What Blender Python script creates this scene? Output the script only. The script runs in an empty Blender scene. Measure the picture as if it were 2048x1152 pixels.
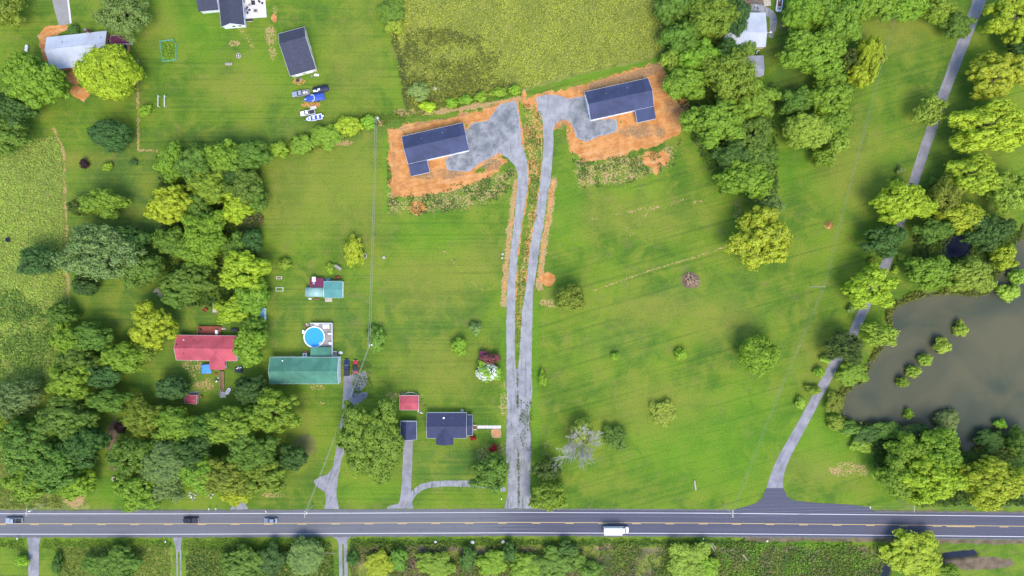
import bpy, bmesh, math, random
import numpy as np
from mathutils import Vector, Matrix

# ------------------------------------------------------------------ camera, sky, sun, exposure
SC = bpy.context.scene
COL = SC.collection
S = 5.45                 # photo pixels (2048 wide) per metre on the ground
CAMZ = 250.5
cam_data = bpy.data.cameras.new('camera')
cam_data.sensor_width = 36.0
cam_data.lens = 24.0
cam_data.clip_end = 9000
cam = bpy.data.objects.new('camera', cam_data)
cam.location = (0, 0, CAMZ)
COL.objects.link(cam)
SC.camera = cam

SUN_EL, SUN_AZ = 58.0, 165.0      # elevation, compass bearing of the sun (0 = +Y, 90 = +X)
world = bpy.data.worlds.new('World'); SC.world = world
world.use_nodes = True
_n = world.node_tree.nodes; _n.clear()
_o = _n.new('ShaderNodeOutputWorld'); _b = _n.new('ShaderNodeBackground'); _s = _n.new('ShaderNodeTexSky')
_s.sky_type = 'NISHITA'; _s.sun_disc = False
_s.sun_elevation = math.radians(SUN_EL); _s.sun_rotation = math.radians(SUN_AZ)
_b.inputs['Strength'].default_value = 0.15
world.node_tree.links.new(_s.outputs[0], _b.inputs[0]); world.node_tree.links.new(_b.outputs[0], _o.inputs[0])
sun_data = bpy.data.lights.new('sun', 'SUN')
sun_data.energy = 1.3; sun_data.angle = math.radians(30); sun_data.color = (1.0, 0.90, 0.74)
sun = bpy.data.objects.new('sun', sun_data)
_az, _el = math.radians(SUN_AZ), math.radians(SUN_EL)
_d = Vector((math.sin(_az)*math.cos(_el), math.cos(_az)*math.cos(_el), math.sin(_el)))
sun.rotation_euler = _d.to_track_quat('Z', 'Y').to_euler()
sun.location = _d*300
COL.objects.link(sun)
SC.view_settings.view_transform = 'Standard'
SC.view_settings.look = 'None'
SC.view_settings.exposure = 1.38
SC.view_settings.gamma = 1.0
SC.view_settings.use_curve_mapping = False

# ------------------------------------------------------------------ helpers
rng = np.random.default_rng(11)
R = random.Random(7)

def G(px, py, z=0.0):
    k = (CAMZ - z)/CAMZ/S
    return Vector(((px-1024)*k, (576-py)*k, z))

def tag(o, label=None, cat=None, group=None, kind=None):
    if label: o['label'] = label
    if cat: o['category'] = cat
    if group: o['group'] = group
    if kind: o['kind'] = kind
    return o

def empty(name, loc, rz=0.0, label=None, cat=None, group=None):
    o = bpy.data.objects.new(name, None); COL.objects.link(o)
    o.location = loc; o.rotation_euler = (0, 0, rz); o.empty_display_size = 0.5
    return tag(o, label, cat, group)

class MB:
    def __init__(s): s.v = []; s.f = []
    def add(s, vs, fs):
        b = len(s.v); s.v += [tuple(v) for v in vs]; s.f += [tuple(i+b for i in f) for f in fs]; return s
    def box(s, x0, x1, y0, y1, z0, z1):
        return s.add([(x0,y0,z0),(x1,y0,z0),(x1,y1,z0),(x0,y1,z0),(x0,y0,z1),(x1,y0,z1),(x1,y1,z1),(x0,y1,z1)],
                     [(3,2,1,0),(4,5,6,7),(0,1,5,4),(1,2,6,5),(2,3,7,6),(3,0,4,7)])
    def frustum(s, a, b, z0, z1):      # a, b = (x0,x1,y0,y1) below and above
        return s.add([(a[0],a[2],z0),(a[1],a[2],z0),(a[1],a[3],z0),(a[0],a[3],z0),(b[0],b[2],z1),(b[1],b[2],z1),(b[1],b[3],z1),(b[0],b[3],z1)],
                     [(3,2,1,0),(4,5,6,7),(0,1,5,4),(1,2,6,5),(2,3,7,6),(3,0,4,7)])
    def hexa(s, p):                    # eight corners, bottom four then top four
        return s.add(p, [(3,2,1,0),(4,5,6,7),(0,1,5,4),(1,2,6,5),(2,3,7,6),(3,0,4,7)])
    def prism_x(s, prof, x0, x1):      # profile of (y, z) run along x
        n = len(prof)
        vs = [(x0,y,z) for y,z in prof]+[(x1,y,z) for y,z in prof]
        return s.add(vs, [tuple(range(n-1,-1,-1)), tuple(range(n,2*n))]+[(i,(i+1)%n,n+(i+1)%n,n+i) for i in range(n)])
    def prism_y(s, prof, y0, y1):      # profile of (x, z) run along y
        n = len(prof)
        vs = [(x,y0,z) for x,z in prof]+[(x,y1,z) for x,z in prof]
        return s.add(vs, [tuple(range(n)), tuple(range(2*n-1,n-1,-1))]+[(i+n,(i+1)%n+n,(i+1)%n,i) for i in range(n)])
    def prism_z(s, prof, z0, z1):
        n = len(prof)
        vs = [(x,y,z0) for x,y in prof]+[(x,y,z1) for x,y in prof]
        return s.add(vs, [tuple(range(n-1,-1,-1)), tuple(range(n,2*n))]+[(i,(i+1)%n,n+(i+1)%n,n+i) for i in range(n)])
    def tube(s, pts, rads, n=6, cap=True):
        pts = [Vector(p) for p in pts]; rings = []
        b = len(s.v)
        for i, p in enumerate(pts):
            t = (pts[min(i+1,len(pts)-1)]-pts[max(i-1,0)]).normalized()
            a = t.orthogonal().normalized() if abs(t.z) > .95 else t.cross(Vector((0,0,1))).normalized()
            c = t.cross(a)
            r = rads[i] if hasattr(rads, '__len__') else rads
            for k in range(n):
                w = 2*math.pi*k/n
                s.v.append(tuple(p+a*(r*math.cos(w))+c*(r*math.sin(w))))
        for i in range(len(pts)-1):
            for k in range(n):
                s.f.append((b+i*n+k, b+i*n+(k+1)%n, b+(i+1)*n+(k+1)%n, b+(i+1)*n+k))
        if cap:
            s.f.append(tuple(b+k for k in range(n-1,-1,-1))); s.f.append(tuple(b+(len(pts)-1)*n+k for k in range(n)))
        return s
    def cyl(s, x, y, z0, z1, r, n=16, r2=None):
        return s.prism_z([(x+r*math.cos(2*math.pi*k/n), y+r*math.sin(2*math.pi*k/n)) for k in range(n)], z0, z1)
    def ring(s, x, y, z0, z1, r0, r1, n=32):
        b = len(s.v)
        for k in range(n):
            c, d = math.cos(2*math.pi*k/n), math.sin(2*math.pi*k/n)
            s.v += [(x+r0*c,y+r0*d,z0),(x+r1*c,y+r1*d,z0),(x+r1*c,y+r1*d,z1),(x+r0*c,y+r0*d,z1)]
        for k in range(n):
            i, j = b+4*k, b+4*((k+1)%n)
            s.f += [(i+1,j+1,j+2,i+2),(i+2,j+2,j+3,i+3),(i+3,j+3,j,i),(i,j,j+1,i+1)]
        return s
    def loft(s, secs, closed_ends=True):      # secs: list of equal-length point rings
        n = len(secs[0]); b = len(s.v)
        for r in secs: s.v += [tuple(p) for p in r]
        for i in range(len(secs)-1):
            for k in range(n):
                s.f.append((b+i*n+k, b+i*n+(k+1)%n, b+(i+1)*n+(k+1)%n, b+(i+1)*n+k))
        if closed_ends:
            s.f.append(tuple(b+k for k in range(n-1,-1,-1))); s.f.append(tuple(b+(len(secs)-1)*n+k for k in range(n)))
        return s
    def build(s, name, mat, parent=None, smooth=False, bevel=0.0):
        me = bpy.data.meshes.new(name)
        me.from_pydata(s.v, [], s.f); me.validate()
        if bevel > 0:
            bm = bmesh.new(); bm.from_mesh(me)
            bmesh.ops.recalc_face_normals(bm, faces=bm.faces)
            es = [e for e in bm.edges if len(e.link_faces) == 2 and e.calc_face_angle(0) > 0.6]
            bmesh.ops.bevel(bm, geom=es, offset=bevel, segments=2, affect='EDGES', profile=.6, clamp_overlap=True)
            bm.to_mesh(me); bm.free()
        else:
            bm = bmesh.new(); bm.from_mesh(me); bmesh.ops.recalc_face_normals(bm, faces=bm.faces); bm.to_mesh(me); bm.free()
        if smooth:
            me.shade_smooth()
        me.materials.append(mat)
        o = bpy.data.objects.new(name, me); COL.objects.link(o)
        if parent: o.parent = parent
        return o

def np_mesh(name, V, F, attrs=None, smooth=False):
    me = bpy.data.meshes.new(name)
    V = np.ascontiguousarray(V, dtype=np.float32); F = np.ascontiguousarray(F, dtype=np.int32)
    me.vertices.add(len(V)); me.vertices.foreach_set('co', V.ravel())
    k = F.shape[1]
    me.loops.add(F.size); me.loops.foreach_set('vertex_index', F.ravel())
    me.polygons.add(len(F))
    me.polygons.foreach_set('loop_start', np.arange(0, F.size, k, dtype=np.int32))
    try: me.polygons.foreach_set('loop_total', np.full(len(F), k, dtype=np.int32))
    except Exception: pass
    me.polygons.foreach_set('use_smooth', np.full(len(F), smooth, dtype=bool))
    for nm, a in (attrs or {}).items():
        at = me.attributes.new(nm, 'FLOAT', 'POINT'); at.data.foreach_set('value', np.ascontiguousarray(a, dtype=np.float32))
    me.update(calc_edges=True); me.validate()
    return me

def mesh_obj(name, me, mat, parent=None):
    if mat: me.materials.append(mat)
    o = bpy.data.objects.new(name, me); COL.objects.link(o)
    if parent: o.parent = parent
    return o

def copy_tree(o, parent=None):
    c = o.copy(); COL.objects.link(c); c.parent = parent
    for ch in list(o.children): copy_tree(ch, c)
    return c

_lat = rng.random((256, 256))
def vnoise(x, y, scale, seed=0):
    x = np.asarray(x)/scale + seed*17.31; y = np.asarray(y)/scale + seed*9.77
    xi = np.floor(x).astype(int); yi = np.floor(y).astype(int)
    fx = x-xi; fy = y-yi; fx = fx*fx*(3-2*fx); fy = fy*fy*(3-2*fy)
    g = lambda a, b: _lat[a & 255, b & 255]
    return (g(xi,yi)*(1-fx)+g(xi+1,yi)*fx)*(1-fy)+(g(xi,yi+1)*(1-fx)+g(xi+1,yi+1)*fx)*fy
def fnoise(x, y, scale, seed=0, oct=3):
    t = 0; a = 1; s_ = 0
    for i in range(oct):
        t = t+a*vnoise(x, y, scale/2**i, seed+i*3); s_ += a; a *= .55
    return t/s_

def sdist(X, Y, poly):
    P = np.array(poly, float); Q = np.roll(P, -1, 0)
    d = np.full(X.shape, 1e9); ins = np.zeros(X.shape, bool)
    for (ax, ay), (bx, by) in zip(P, Q):
        ex, ey = bx-ax, by-ay; L = ex*ex+ey*ey+1e-9
        t = np.clip(((X-ax)*ex+(Y-ay)*ey)/L, 0, 1)
        d = np.minimum(d, (X-ax-t*ex)**2+(Y-ay-t*ey)**2)
        c = ((ay > Y) != (by > Y)) & (X < (bx-ax)*(Y-ay)/(by-ay+1e-12)+ax)
        ins ^= c
    d = np.sqrt(d)
    return np.where(ins, -d, d)
def ldist(X, Y, pts):
    d = np.full(X.shape, 1e9)
    for (ax, ay), (bx, by) in zip(pts[:-1], pts[1:]):
        ex, ey = bx-ax, by-ay; L = ex*ex+ey*ey+1e-9
        t = np.clip(((X-ax)*ex+(Y-ay)*ey)/L, 0, 1)
        d = np.minimum(d, (X-ax-t*ex)**2+(Y-ay-t*ey)**2)
    return np.sqrt(d)

# ------------------------------------------------------------------ materials
def new_mat(name):
    m = bpy.data.materials.new(name); m.use_nodes = True
    nt = m.node_tree; nt.nodes.clear()
    return m, nt
class NT:
    def __init__(s, nt): s.nt = nt
    def n(s, t, **kw):
        nd = s.nt.nodes.new(t)
        for k, v in kw.items(): setattr(nd, k, v)
        return nd
    def l(s, a, b): s.nt.links.new(a, b)
    def val(s, x, inp):
        if hasattr(x, 'links') or hasattr(x, 'is_output'): s.l(x, inp)
        else: inp.default_value = x
    def math(s, op, a, b=None, c=None, clamp=False):
        nd = s.n('ShaderNodeMath', operation=op); nd.use_clamp = clamp
        s.val(a, nd.inputs[0])
        if b is not None: s.val(b, nd.inputs[1])
        if c is not None: s.val(c, nd.inputs[2])
        return nd.outputs[0]
    def mix(s, f, a, b, mode='MIX'):
        nd = s.n('ShaderNodeMix', data_type='RGBA', blend_type=mode)
        s.val(f, nd.inputs[0])
        for x, i in ((a, 6), (b, 7)):
            if isinstance(x, tuple): nd.inputs[i].default_value = x if len(x) == 4 else (*x, 1)
            else: s.l(x, nd.inputs[i])
        return nd.outputs[2]
    def noise(s, vec, scale, detail=3, rough=.6, dist=0.0):
        nd = s.n('ShaderNodeTexNoise'); nd.inputs['Scale'].default_value = scale
        nd.inputs['Detail'].default_value = detail; nd.inputs['Roughness'].default_value = rough
        nd.inputs['Distortion'].default_value = dist
        if vec is not None: s.l(vec, nd.inputs['Vector'])
        return nd.outputs['Fac']
    def mapping(s, vec, scale=(1,1,1), rot=(0,0,0)):
        nd = s.n('ShaderNodeMapping'); nd.inputs['Scale'].default_value = scale; nd.inputs['Rotation'].default_value = rot
        if rot != (0,0,0):           # turn first, then stretch
            nd.inputs['Rotation'].default_value = (0,0,0)
            r_ = s.n('ShaderNodeMapping'); r_.inputs['Rotation'].default_value = rot
            s.l(vec, r_.inputs['Vector']); vec = r_.outputs[0]
        s.l(vec, nd.inputs['Vector']); return nd.outputs[0]
    def ramp(s, f, lo, hi):
        nd = s.n('ShaderNodeMapRange', interpolation_type='SMOOTHSTEP')
        s.val(f, nd.inputs[0]); s.val(lo, nd.inputs[1]); s.val(hi, nd.inputs[2]); return nd.outputs[0]
    def attr(s, name, out='Fac'):
        nd = s.n('ShaderNodeAttribute', attribute_name=name); return nd.outputs[out]
    def bump(s, h, strength, dist=.1):
        nd = s.n('ShaderNodeBump'); nd.inputs['Strength'].default_value = strength; nd.inputs['Distance'].default_value = dist
        s.l(h, nd.inputs['Height']); return nd.outputs[0]
    def out(s, col, rough=.7, metallic=0.0, normal=None, spec=.4, **kw):
        p = s.n('ShaderNodeBsdfPrincipled'); o = s.n('ShaderNodeOutputMaterial')
        if isinstance(col, tuple): p.inputs['Base Color'].default_value = (*col[:3], 1)
        else: s.l(col, p.inputs['Base Color'])
        s.val(rough, p.inputs['Roughness']); s.val(metallic, p.inputs['Metallic'])
        p.inputs['Specular IOR Level'].default_value = spec
        if normal is not None: s.l(normal, p.inputs['Normal'])
        for k, v in kw.items(): p.inputs[k].default_value = v
        s.l(p.outputs[0], o.inputs[0]); return p
def wpos(t):
    return t.n('ShaderNodeNewGeometry').outputs['Position']
def opos(t):
    return t.n('ShaderNodeTexCoord').outputs['Object']

M = {}
def simple(name, col, rough=.6, metallic=0.0, var=.25, scale=1.2, spec=.4, bump=0.0, dirt=None, dscale=.35):
    m, nt = new_mat(name); t = NT(nt); v = opos(t)
    n1 = t.noise(v, scale, 4); n2 = t.noise(v, dscale, 3)
    f = t.math('ADD', t.math('MULTIPLY', n1, .5), t.math('MULTIPLY', n2, .5))
    c = t.mix(t.ramp(f, .3, .7), tuple(x*(1-var) for x in col), tuple(min(1, x*(1+var*.6)) for x in col))
    if dirt: c = t.mix(t.math('MULTIPLY', t.ramp(n2, .5, .75), .5), c, dirt)
    nr = t.bump(n1, bump, .05) if bump else None
    t.out(c, rough, metallic, nr, spec); M[name] = m; return m

def leaf_material():
    m, nt = new_mat('leaf'); t = NT(nt)
    oi = t.n('ShaderNodeObjectInfo'); v = t.attr('v')
    nz = t.noise(wpos(t), .22, 2)
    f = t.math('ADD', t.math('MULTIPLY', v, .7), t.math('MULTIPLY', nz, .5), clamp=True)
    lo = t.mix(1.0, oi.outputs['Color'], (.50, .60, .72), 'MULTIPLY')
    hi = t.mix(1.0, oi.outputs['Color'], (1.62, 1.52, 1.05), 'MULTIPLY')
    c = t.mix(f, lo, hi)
    d = t.n('ShaderNodeBsdfPrincipled'); d.inputs['Roughness'].default_value = .55; d.inputs['Specular IOR Level'].default_value = .25
    t.l(c, d.inputs['Base Color'])
    tr = t.n('ShaderNodeBsdfTranslucent'); t.l(t.mix(1.0, c, (1.15, 1.2, .7), 'MULTIPLY'), tr.inputs[0])
    mx = t.n('ShaderNodeMixShader'); mx.inputs[0].default_value = .26
    t.l(d.outputs[0], mx.inputs[1]); t.l(tr.outputs[0], mx.inputs[2])
    o = t.n('ShaderNodeOutputMaterial'); t.l(mx.outputs[0], o.inputs[0])
    M['leaf'] = m
leaf_material()

def ground_material():
    m, nt = new_mat('ground'); t = NT(nt); v = wpos(t)
    nf = t.noise(v, 1.6, 4, .65); nm = t.noise(v, .33, 4, .6); nb = t.noise(v, .045, 4, .55); nd = t.noise(v, .12, 4, .6, .6)
    # mowing bands, along X and slightly wavy
    mv = t.mapping(v, (.02, .55, 1)); mow = t.noise(mv, 1.0, 3, .6, .3)
    ne = t.noise(v, .20, 4, .65, .4)
    g = t.mix(t.ramp(nb, .34, .66), (.060, .136, .011), (.142, .228, .015))
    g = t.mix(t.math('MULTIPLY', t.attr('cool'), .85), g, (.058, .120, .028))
    g = t.mix(t.math('MULTIPLY', t.ramp(nd, .46, .66), .75), g, (.185, .225, .024))
    g = t.mix(t.math('MULTIPLY', t.ramp(nd, .47, .28), .70), g, (.044, .112, .015))
    g = t.mix(t.math('MULTIPLY', t.ramp(ne, .54, .70), .50), g, (.185, .165, .055))
    # mower passes: two sets of long streaks, one along X, one slanting
    sx = t.n('ShaderNodeSeparateXYZ'); t.l(v, sx.inputs[0])
    side = t.ramp(sx.outputs[0], -4.0, 4.0)
    m2 = t.noise(t.mapping(v, (.014, .75, 1), (0, 0, math.radians(-16))), 1.0, 4, .6, .25)
    m3 = t.noise(t.mapping(v, (.8, .016, 1), (0, 0, math.radians(20))), 1.0, 3, .55, .2)
    m2 = t.math('ADD', t.math('MULTIPLY', m2, side), t.math('MULTIPLY', t.noise(t.mapping(v, (.016, 1.0, 1)), 1.0, 4, .6, .25), t.math('SUBTRACT', 1.0, side)))
    g = t.mix(t.math('MULTIPLY', t.ramp(m2, .50, .68), .50), g, (.160, .205, .026))
    g = t.mix(t.math('MULTIPLY', t.ramp(m3, .55, .72), .30), g, (.155, .180, .030))
    g = t.mix(t.math('MULTIPLY', t.ramp(m2, .48, .32), .50), g, (.040, .098, .014))
    dry = t.math('MULTIPLY', t.attr('dry'), t.math('ADD', t.math('MULTIPLY', ne, 1.3), .25), clamp=True)
    g = t.mix(dry, g, (.215, .215, .036))
    g = t.mix(t.math('MULTIPLY', t.attr('lush'), .75), g, (.095, .235, .009))
    g = t.mix(t.math('MULTIPLY', t.ramp(mow, .35, .65), .12), g, (.140, .195, .026))
    g = t.mix(t.math('MULTIPLY', t.ramp(mow, .5, .3), .12), g, (.045, .095, .015))
    g = t.mix(t.math('MULTIPLY', t.ramp(nf, .48, .75), .45), g, (.175, .215, .040))
    g = t.mix(t.math('MULTIPLY', t.ramp(nf, .5, .28), .50), g, (.038, .080, .012))
    # rough meadow
    me = t.mix(t.ramp(nm, .3, .7), (.12, .155, .025), (.22, .24, .05))
    me = t.mix(t.ramp(nf, .52, .72), me, (.27, .21, .08)); me = t.mix(t.math('MULTIPLY', t.ramp(nf, .48, .3), .7), me, (.05, .07, .015))
    g = t.mix(t.ramp(t.math('ADD', t.attr('meadow'), t.math('MULTIPLY', t.math('SUBTRACT', nf, .5), .5)), .35, .65), g, me)
    # bare soil under trees and brush; painted shade north of second new house
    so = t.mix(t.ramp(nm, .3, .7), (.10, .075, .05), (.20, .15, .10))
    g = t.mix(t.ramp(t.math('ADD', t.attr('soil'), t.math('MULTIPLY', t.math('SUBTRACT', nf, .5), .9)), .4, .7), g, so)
    # straw / dry cut grass
    st = t.mix(t.ramp(nf, .3, .7), (.28, .185, .075), (.42, .29, .13))
    g = t.mix(t.ramp(t.math('ADD', t.attr('straw'), t.math('MULTIPLY', t.math('SUBTRACT', t.math('ADD', t.math('MULTIPLY', nf, .7), t.math('MULTIPLY', nm, .3)), .5), 2.2)), .42, .62), g, st)
    # orange clay
    cl = t.mix(t.ramp(nm, .3, .7), (.41, .155, .038), (.57, .270, .090))
    cl = t.mix(t.math('MULTIPLY', t.ramp(nf, .52, .75), .6), cl, (.58, .40, .24))
    rut = t.noise(t.mapping(v, (.05, .8, 1), (0, 0, math.radians(-12.5))), 1.0, 4, .6, .6)
    cl = t.mix(t.math('MULTIPLY', t.ramp(rut, .5, .68), .38), cl, (.55, .36, .19))
    cl = t.mix(t.math('MULTIPLY', t.ramp(rut, .47, .32), .40), cl, (.27, .115, .042))
    cl = t.mix(t.math('MULTIPLY', t.ramp(ne, .54, .70), .55), cl, (.25, .13, .06))
    g = t.mix(t.ramp(t.math('ADD', t.attr('clay'), t.math('MULTIPLY', t.math('SUBTRACT', t.math('ADD', t.math('MULTIPLY', nf, .6), t.math('MULTIPLY', ne, .4)), .5), 1.5)), .4, .58), g, cl)
    mu = t.math('MULTIPLY', t.ramp(t.math('ADD', t.attr('mulch_and_shade'), t.math('MULTIPLY', t.math('SUBTRACT', ne, .5), 1.2)), .35, .75), .75)
    g = t.mix(mu, g, t.mix(t.ramp(nf, .35, .7), (.17, .105, .055), (.36, .24, .13)))
    # muddy shore
    g = t.mix(t.attr('shore'), g, (.045, .042, .028))
    h = t.math('ADD', nf, t.math('MULTIPLY', nm, .6))
    t.out(g, .9, 0, t.bump(h, .55, .25), .15); M['ground'] = m
ground_material()

def gravel_material(name, a, b, grass=0.0, stretch=(1, .12, 1), rot=0.0):
    m, nt = new_mat(name); t = NT(nt); v = wpos(t)
    nf = t.noise(v, 3.0, 4, .7); nm = t.noise(v, .28, 4, .65); ns = t.noise(t.mapping(v, stretch, (0, 0, rot)), 1.1, 4, .6)
    c = t.mix(t.ramp(nm, .3, .7), a, b)
    c = t.mix(t.math('MULTIPLY', t.ramp(ns, .5, .72), .55), c, tuple(x*.55 for x in a))
    c = t.mix(t.math('MULTIPLY', t.ramp(nf, .55, .8), .4), c, tuple(min(.8, x*1.35) for x in b))
    c = t.mix(t.math('MULTIPLY', t.ramp(nf, .45, .2), .5), c, tuple(x*.5 for x in a))
    if grass > 0:
        gm = t.math('MULTIPLY', t.ramp(t.math('ADD', t.math('MULTIPLY', nf, .5), t.math('MULTIPLY', ns, .5)), .60-grass*.1, .64-grass*.1), 1.0)
        c = t.mix(gm, c, (.06, .115, .025))
    t.out(c, .92, 0, t.bump(nf, .5, .08), .15); M[name] = m
gravel_material('gravel_new', (.225, .222, .232), (.325, .322, .328))
gravel_material('gravel_pad', (.135, .145, .158), (.285, .288, .296), 0.0, (.8, .5, 1), .3)
gravel_material('gravel_old', (.20, .20, .215), (.31, .308, .325), .35)
gravel_material('gravel_lane', (.20, .195, .215), (.29, .28, .305), 0.0, (1, .1, 1), math.radians(22))

def asphalt_material():
    m, nt = new_mat('asphalt'); t = NT(nt); v = wpos(t)
    sp = t.n('ShaderNodeSeparateXYZ'); t.l(v, sp.inputs[0])
    nf = t.noise(v, 2.5, 4, .7); nm = t.noise(v, .3, 3); ns = t.noise(t.mapping(v, (.012, 1.1, 1)), 1.4, 4, .55)
    ns2 = t.noise(t.mapping(v, (.04, 1.6, 1)), 1.0, 4, .6)
    x = t.math('ADD', sp.outputs[0], t.math('MULTIPLY', t.math('SUBTRACT', ns2, .5), 60))
    new = t.ramp(x, -12.0, 10.0)                     # resurfaced stretch to the right
    old_c = t.mix(ns, (.094, .097, .118), (.158, .157, .172))
    new_c = t.mix(ns, (.052, .054, .082), (.100, .099, .132))
    c = t.mix(new, old_c, new_c)
    c = t.mix(t.math('MULTIPLY', t.ramp(nf, .5, .8), .25), c, (.28, .28, .31))
    c = t.mix(t.math('MULTIPLY', t.ramp(nm, .55, .75), .3), c, (.07, .07, .09))
    t.out(c, .85, 0, t.bump(nf, .3, .03), .3); M['asphalt'] = m
asphalt_material()

def water_material(name, a, b, rough=.12):
    m, nt = new_mat(name); t = NT(nt); v = wpos(t)
    nb = t.noise(v, .035, 4, .55, .8); nf = t.noise(t.mapping(v, (1, 1.6, 1)), 1.1, 3)
    c = t.mix(t.ramp(nb, .3, .7), a, b)
    t.out(c, rough, 0, t.bump(nf, .05, .03), .28, IOR=1.33); M[name] = m
water_material('pond_water', (.048, .062, .042), (.104, .097, .056))
water_material('creek_water', (.012, .018, .035), (.02, .025, .045))
water_material('pool_water', (.03, .25, .66), (.05, .33, .78), .05)

def paint_material(name, col, wear=.35):
    m, nt = new_mat(name); t = NT(nt); v = wpos(t)
    nf = t.noise(v, 3.0, 4, .7)
    c = t.mix(t.math('MULTIPLY', t.ramp(nf, .45, .75), wear), col, (.20, .20, .22))
    t.out(c, .7); M[name] = m
paint_material('paint_white', (.68, .68, .70)); paint_material('paint_yellow', (.60, .42, .15), .3)

def metal_roof(name, col, stretch_axis=1, rough=.7, var=.22):
    m, nt = new_mat(name); t = NT(nt); v = opos(t)
    sc = (3.0, .12, .12) if stretch_axis == 1 else (.12, 3.0, .12)
    ns = t.noise(t.mapping(v, sc), 1.0, 4, .6); nb = t.noise(v, .16, 3, .6, .5); nf = t.noise(v, 2.2, 4)
    c = t.mix(t.ramp(nb, .3, .7), tuple(x*(1-var) for x in col), tuple(min(.9, x*(1+var)) for x in col))
    c = t.mix(t.math('MULTIPLY', t.ramp(ns, .5, .75), .3), c, tuple(x*.6 for x in col))
    c = t.mix(t.math('MULTIPLY', t.ramp(nf, .6, .8), .18), c, (.4, .4, .38))
    t.out(c, rough, .0, t.bump(nf, .06, .03), .25); M[name] = m
metal_roof('roof_navy', (.045, .055, .115)); metal_roof('roof_green', (.065, .195, .135)); metal_roof('roof_red', (.42, .08, .105))
metal_roof('roof_white', (.44, .47, .54), var=.1); metal_roof('roof_maroon', (.15, .03, .075)); metal_roof('roof_teal', (.09, .26, .24), var=.12)
metal_roof('roof_blue', (.10, .26, .40)); metal_roof('roof_grey', (.28, .28, .34), var=.2)
def shingle_material(name, col):
    m, nt = new_mat(name); t = NT(nt); v = opos(t)
    br = t.n('ShaderNodeTexBrick'); t.l(t.mapping(v, (1, 1, 1)), br.inputs['Vector'])
    br.inputs['Color1'].default_value = (*[x*.8 for x in col], 1); br.inputs['Color2'].default_value = (*[x*1.25 for x in col], 1)
    br.inputs['Mortar'].default_value = (*[x*.5 for x in col], 1); br.inputs['Scale'].default_value = 1.6
    nb = t.noise(v, .4, 3); nf = t.noise(v, 6, 3)
    c = t.mix(t.math('MULTIPLY', t.ramp(nb, .5, .8), .4), br.outputs[0], tuple(x*1.6 for x in col))
    t.out(c, .85, 0, t.bump(nf, .3, .03), .25); M[name] = m
shingle_material('shingle_dark', (.055, .058, .085)); shingle_material('shingle_navy', (.045, .05, .10))
simple('wall_white', (.74, .75, .78), .6, var=.08, dirt=(.45, .42, .36)); simple('wall_beige', (.55, .50, .38), .7, var=.1)
simple('wall_sage', (.42, .50, .40), .7, var=.1); simple('wall_brick', (.33, .14, .10), .8, var=.3, scale=5)
simple('trim_white', (.78, .79, .82), .5, var=.05); simple('wood_grey', (.30, .27, .25), .85, var=.35, scale=3)
simple('wood_brown', (.24, .11, .06), .85, var=.4, scale=3); simple('wood_pale', (.50, .44, .34), .85, var=.25, scale=3)
simple('bark', (.13, .10, .075), .9, var=.4, scale=3); simple('dead_wood', (.58, .54, .49), .9, var=.3, scale=2)
simple('concrete', (.26, .25, .24), .85, var=.2, scale=2, bump=.1); simple('concrete_pale', (.58, .55, .54), .8, var=.12, scale=1)
simple('pole_wood', (.60, .55, .48), .85, var=.3, scale=2); simple('metal_grey', (.45, .46, .48), .35, .8, var=.1)
simple('metal_dark', (.05, .05, .055), .5, .4, var=.2); simple('rubber', (.022, .022, .024), .8, var=.2)
simple('glass', (.015, .02, .03), .06, 0, var=.1, spec=.8); simple('plastic_white', (.75, .76, .77), .4, var=.06)
simple('plastic_blue', (.05, .22, .62), .45, var=.2); simple('tarp_blue', (.07, .28, .75), .5, var=.25, scale=1.5, bump=.3)
simple('cloth_dark', (.03, .035, .06), .8, var=.3); simple('cover_blue', (.035, .085, .40), .55, var=.25, scale=1.0, bump=.3)
simple('cover_black', (.020, .022, .045), .6, var=.3, bump=.2); simple('car_navy', (.015, .022, .085), .25, .2, var=.1, spec=.6)
simple('car_red', (.50, .025, .03), .25, .1, var=.1, spec=.6); simple('car_silver', (.42, .45, .50), .3, .5, var=.06)
simple('car_grey', (.22, .25, .33), .3, .4, var=.06); simple('car_white', (.80, .80, .81), .35, 0, var=.04)
simple('car_black', (.03, .034, .05), .3, .3, var=.1); simple('boat_white', (.75, .76, .80), .35, var=.06)
simple('orange_paint', (.55, .12, .03), .6, var=.2); simple('red_paint', (.45, .03, .03), .5, var=.2)
simple('deck_red', (.28, .075, .045), .8, var=.35, scale=2); simple('stone_pale', (.48, .44, .40), .9, var=.3, scale=2, bump=.4)
simple('char', (.025, .02, .02), .95, var=.4, bump=.5); simple('ash', (.17, .105, .065), .95, var=.45, scale=2, bump=.5)
simple('wood_cut', (.55, .26, .11), .9, var=.3, scale=3); simple('cable', (.26, .265, .27), .5, .3, var=.05)
simple('lamp_glass', (.7, .7, .66), .2); simple('tail_red', (.35, .02, .02), .3)
simple('brick_dark', (.13, .06, .045), .9, var=.3); simple('teal_net', (.10, .42, .38), .7); simple('petal_white', (.86, .84, .80), .7, var=.06)

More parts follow.
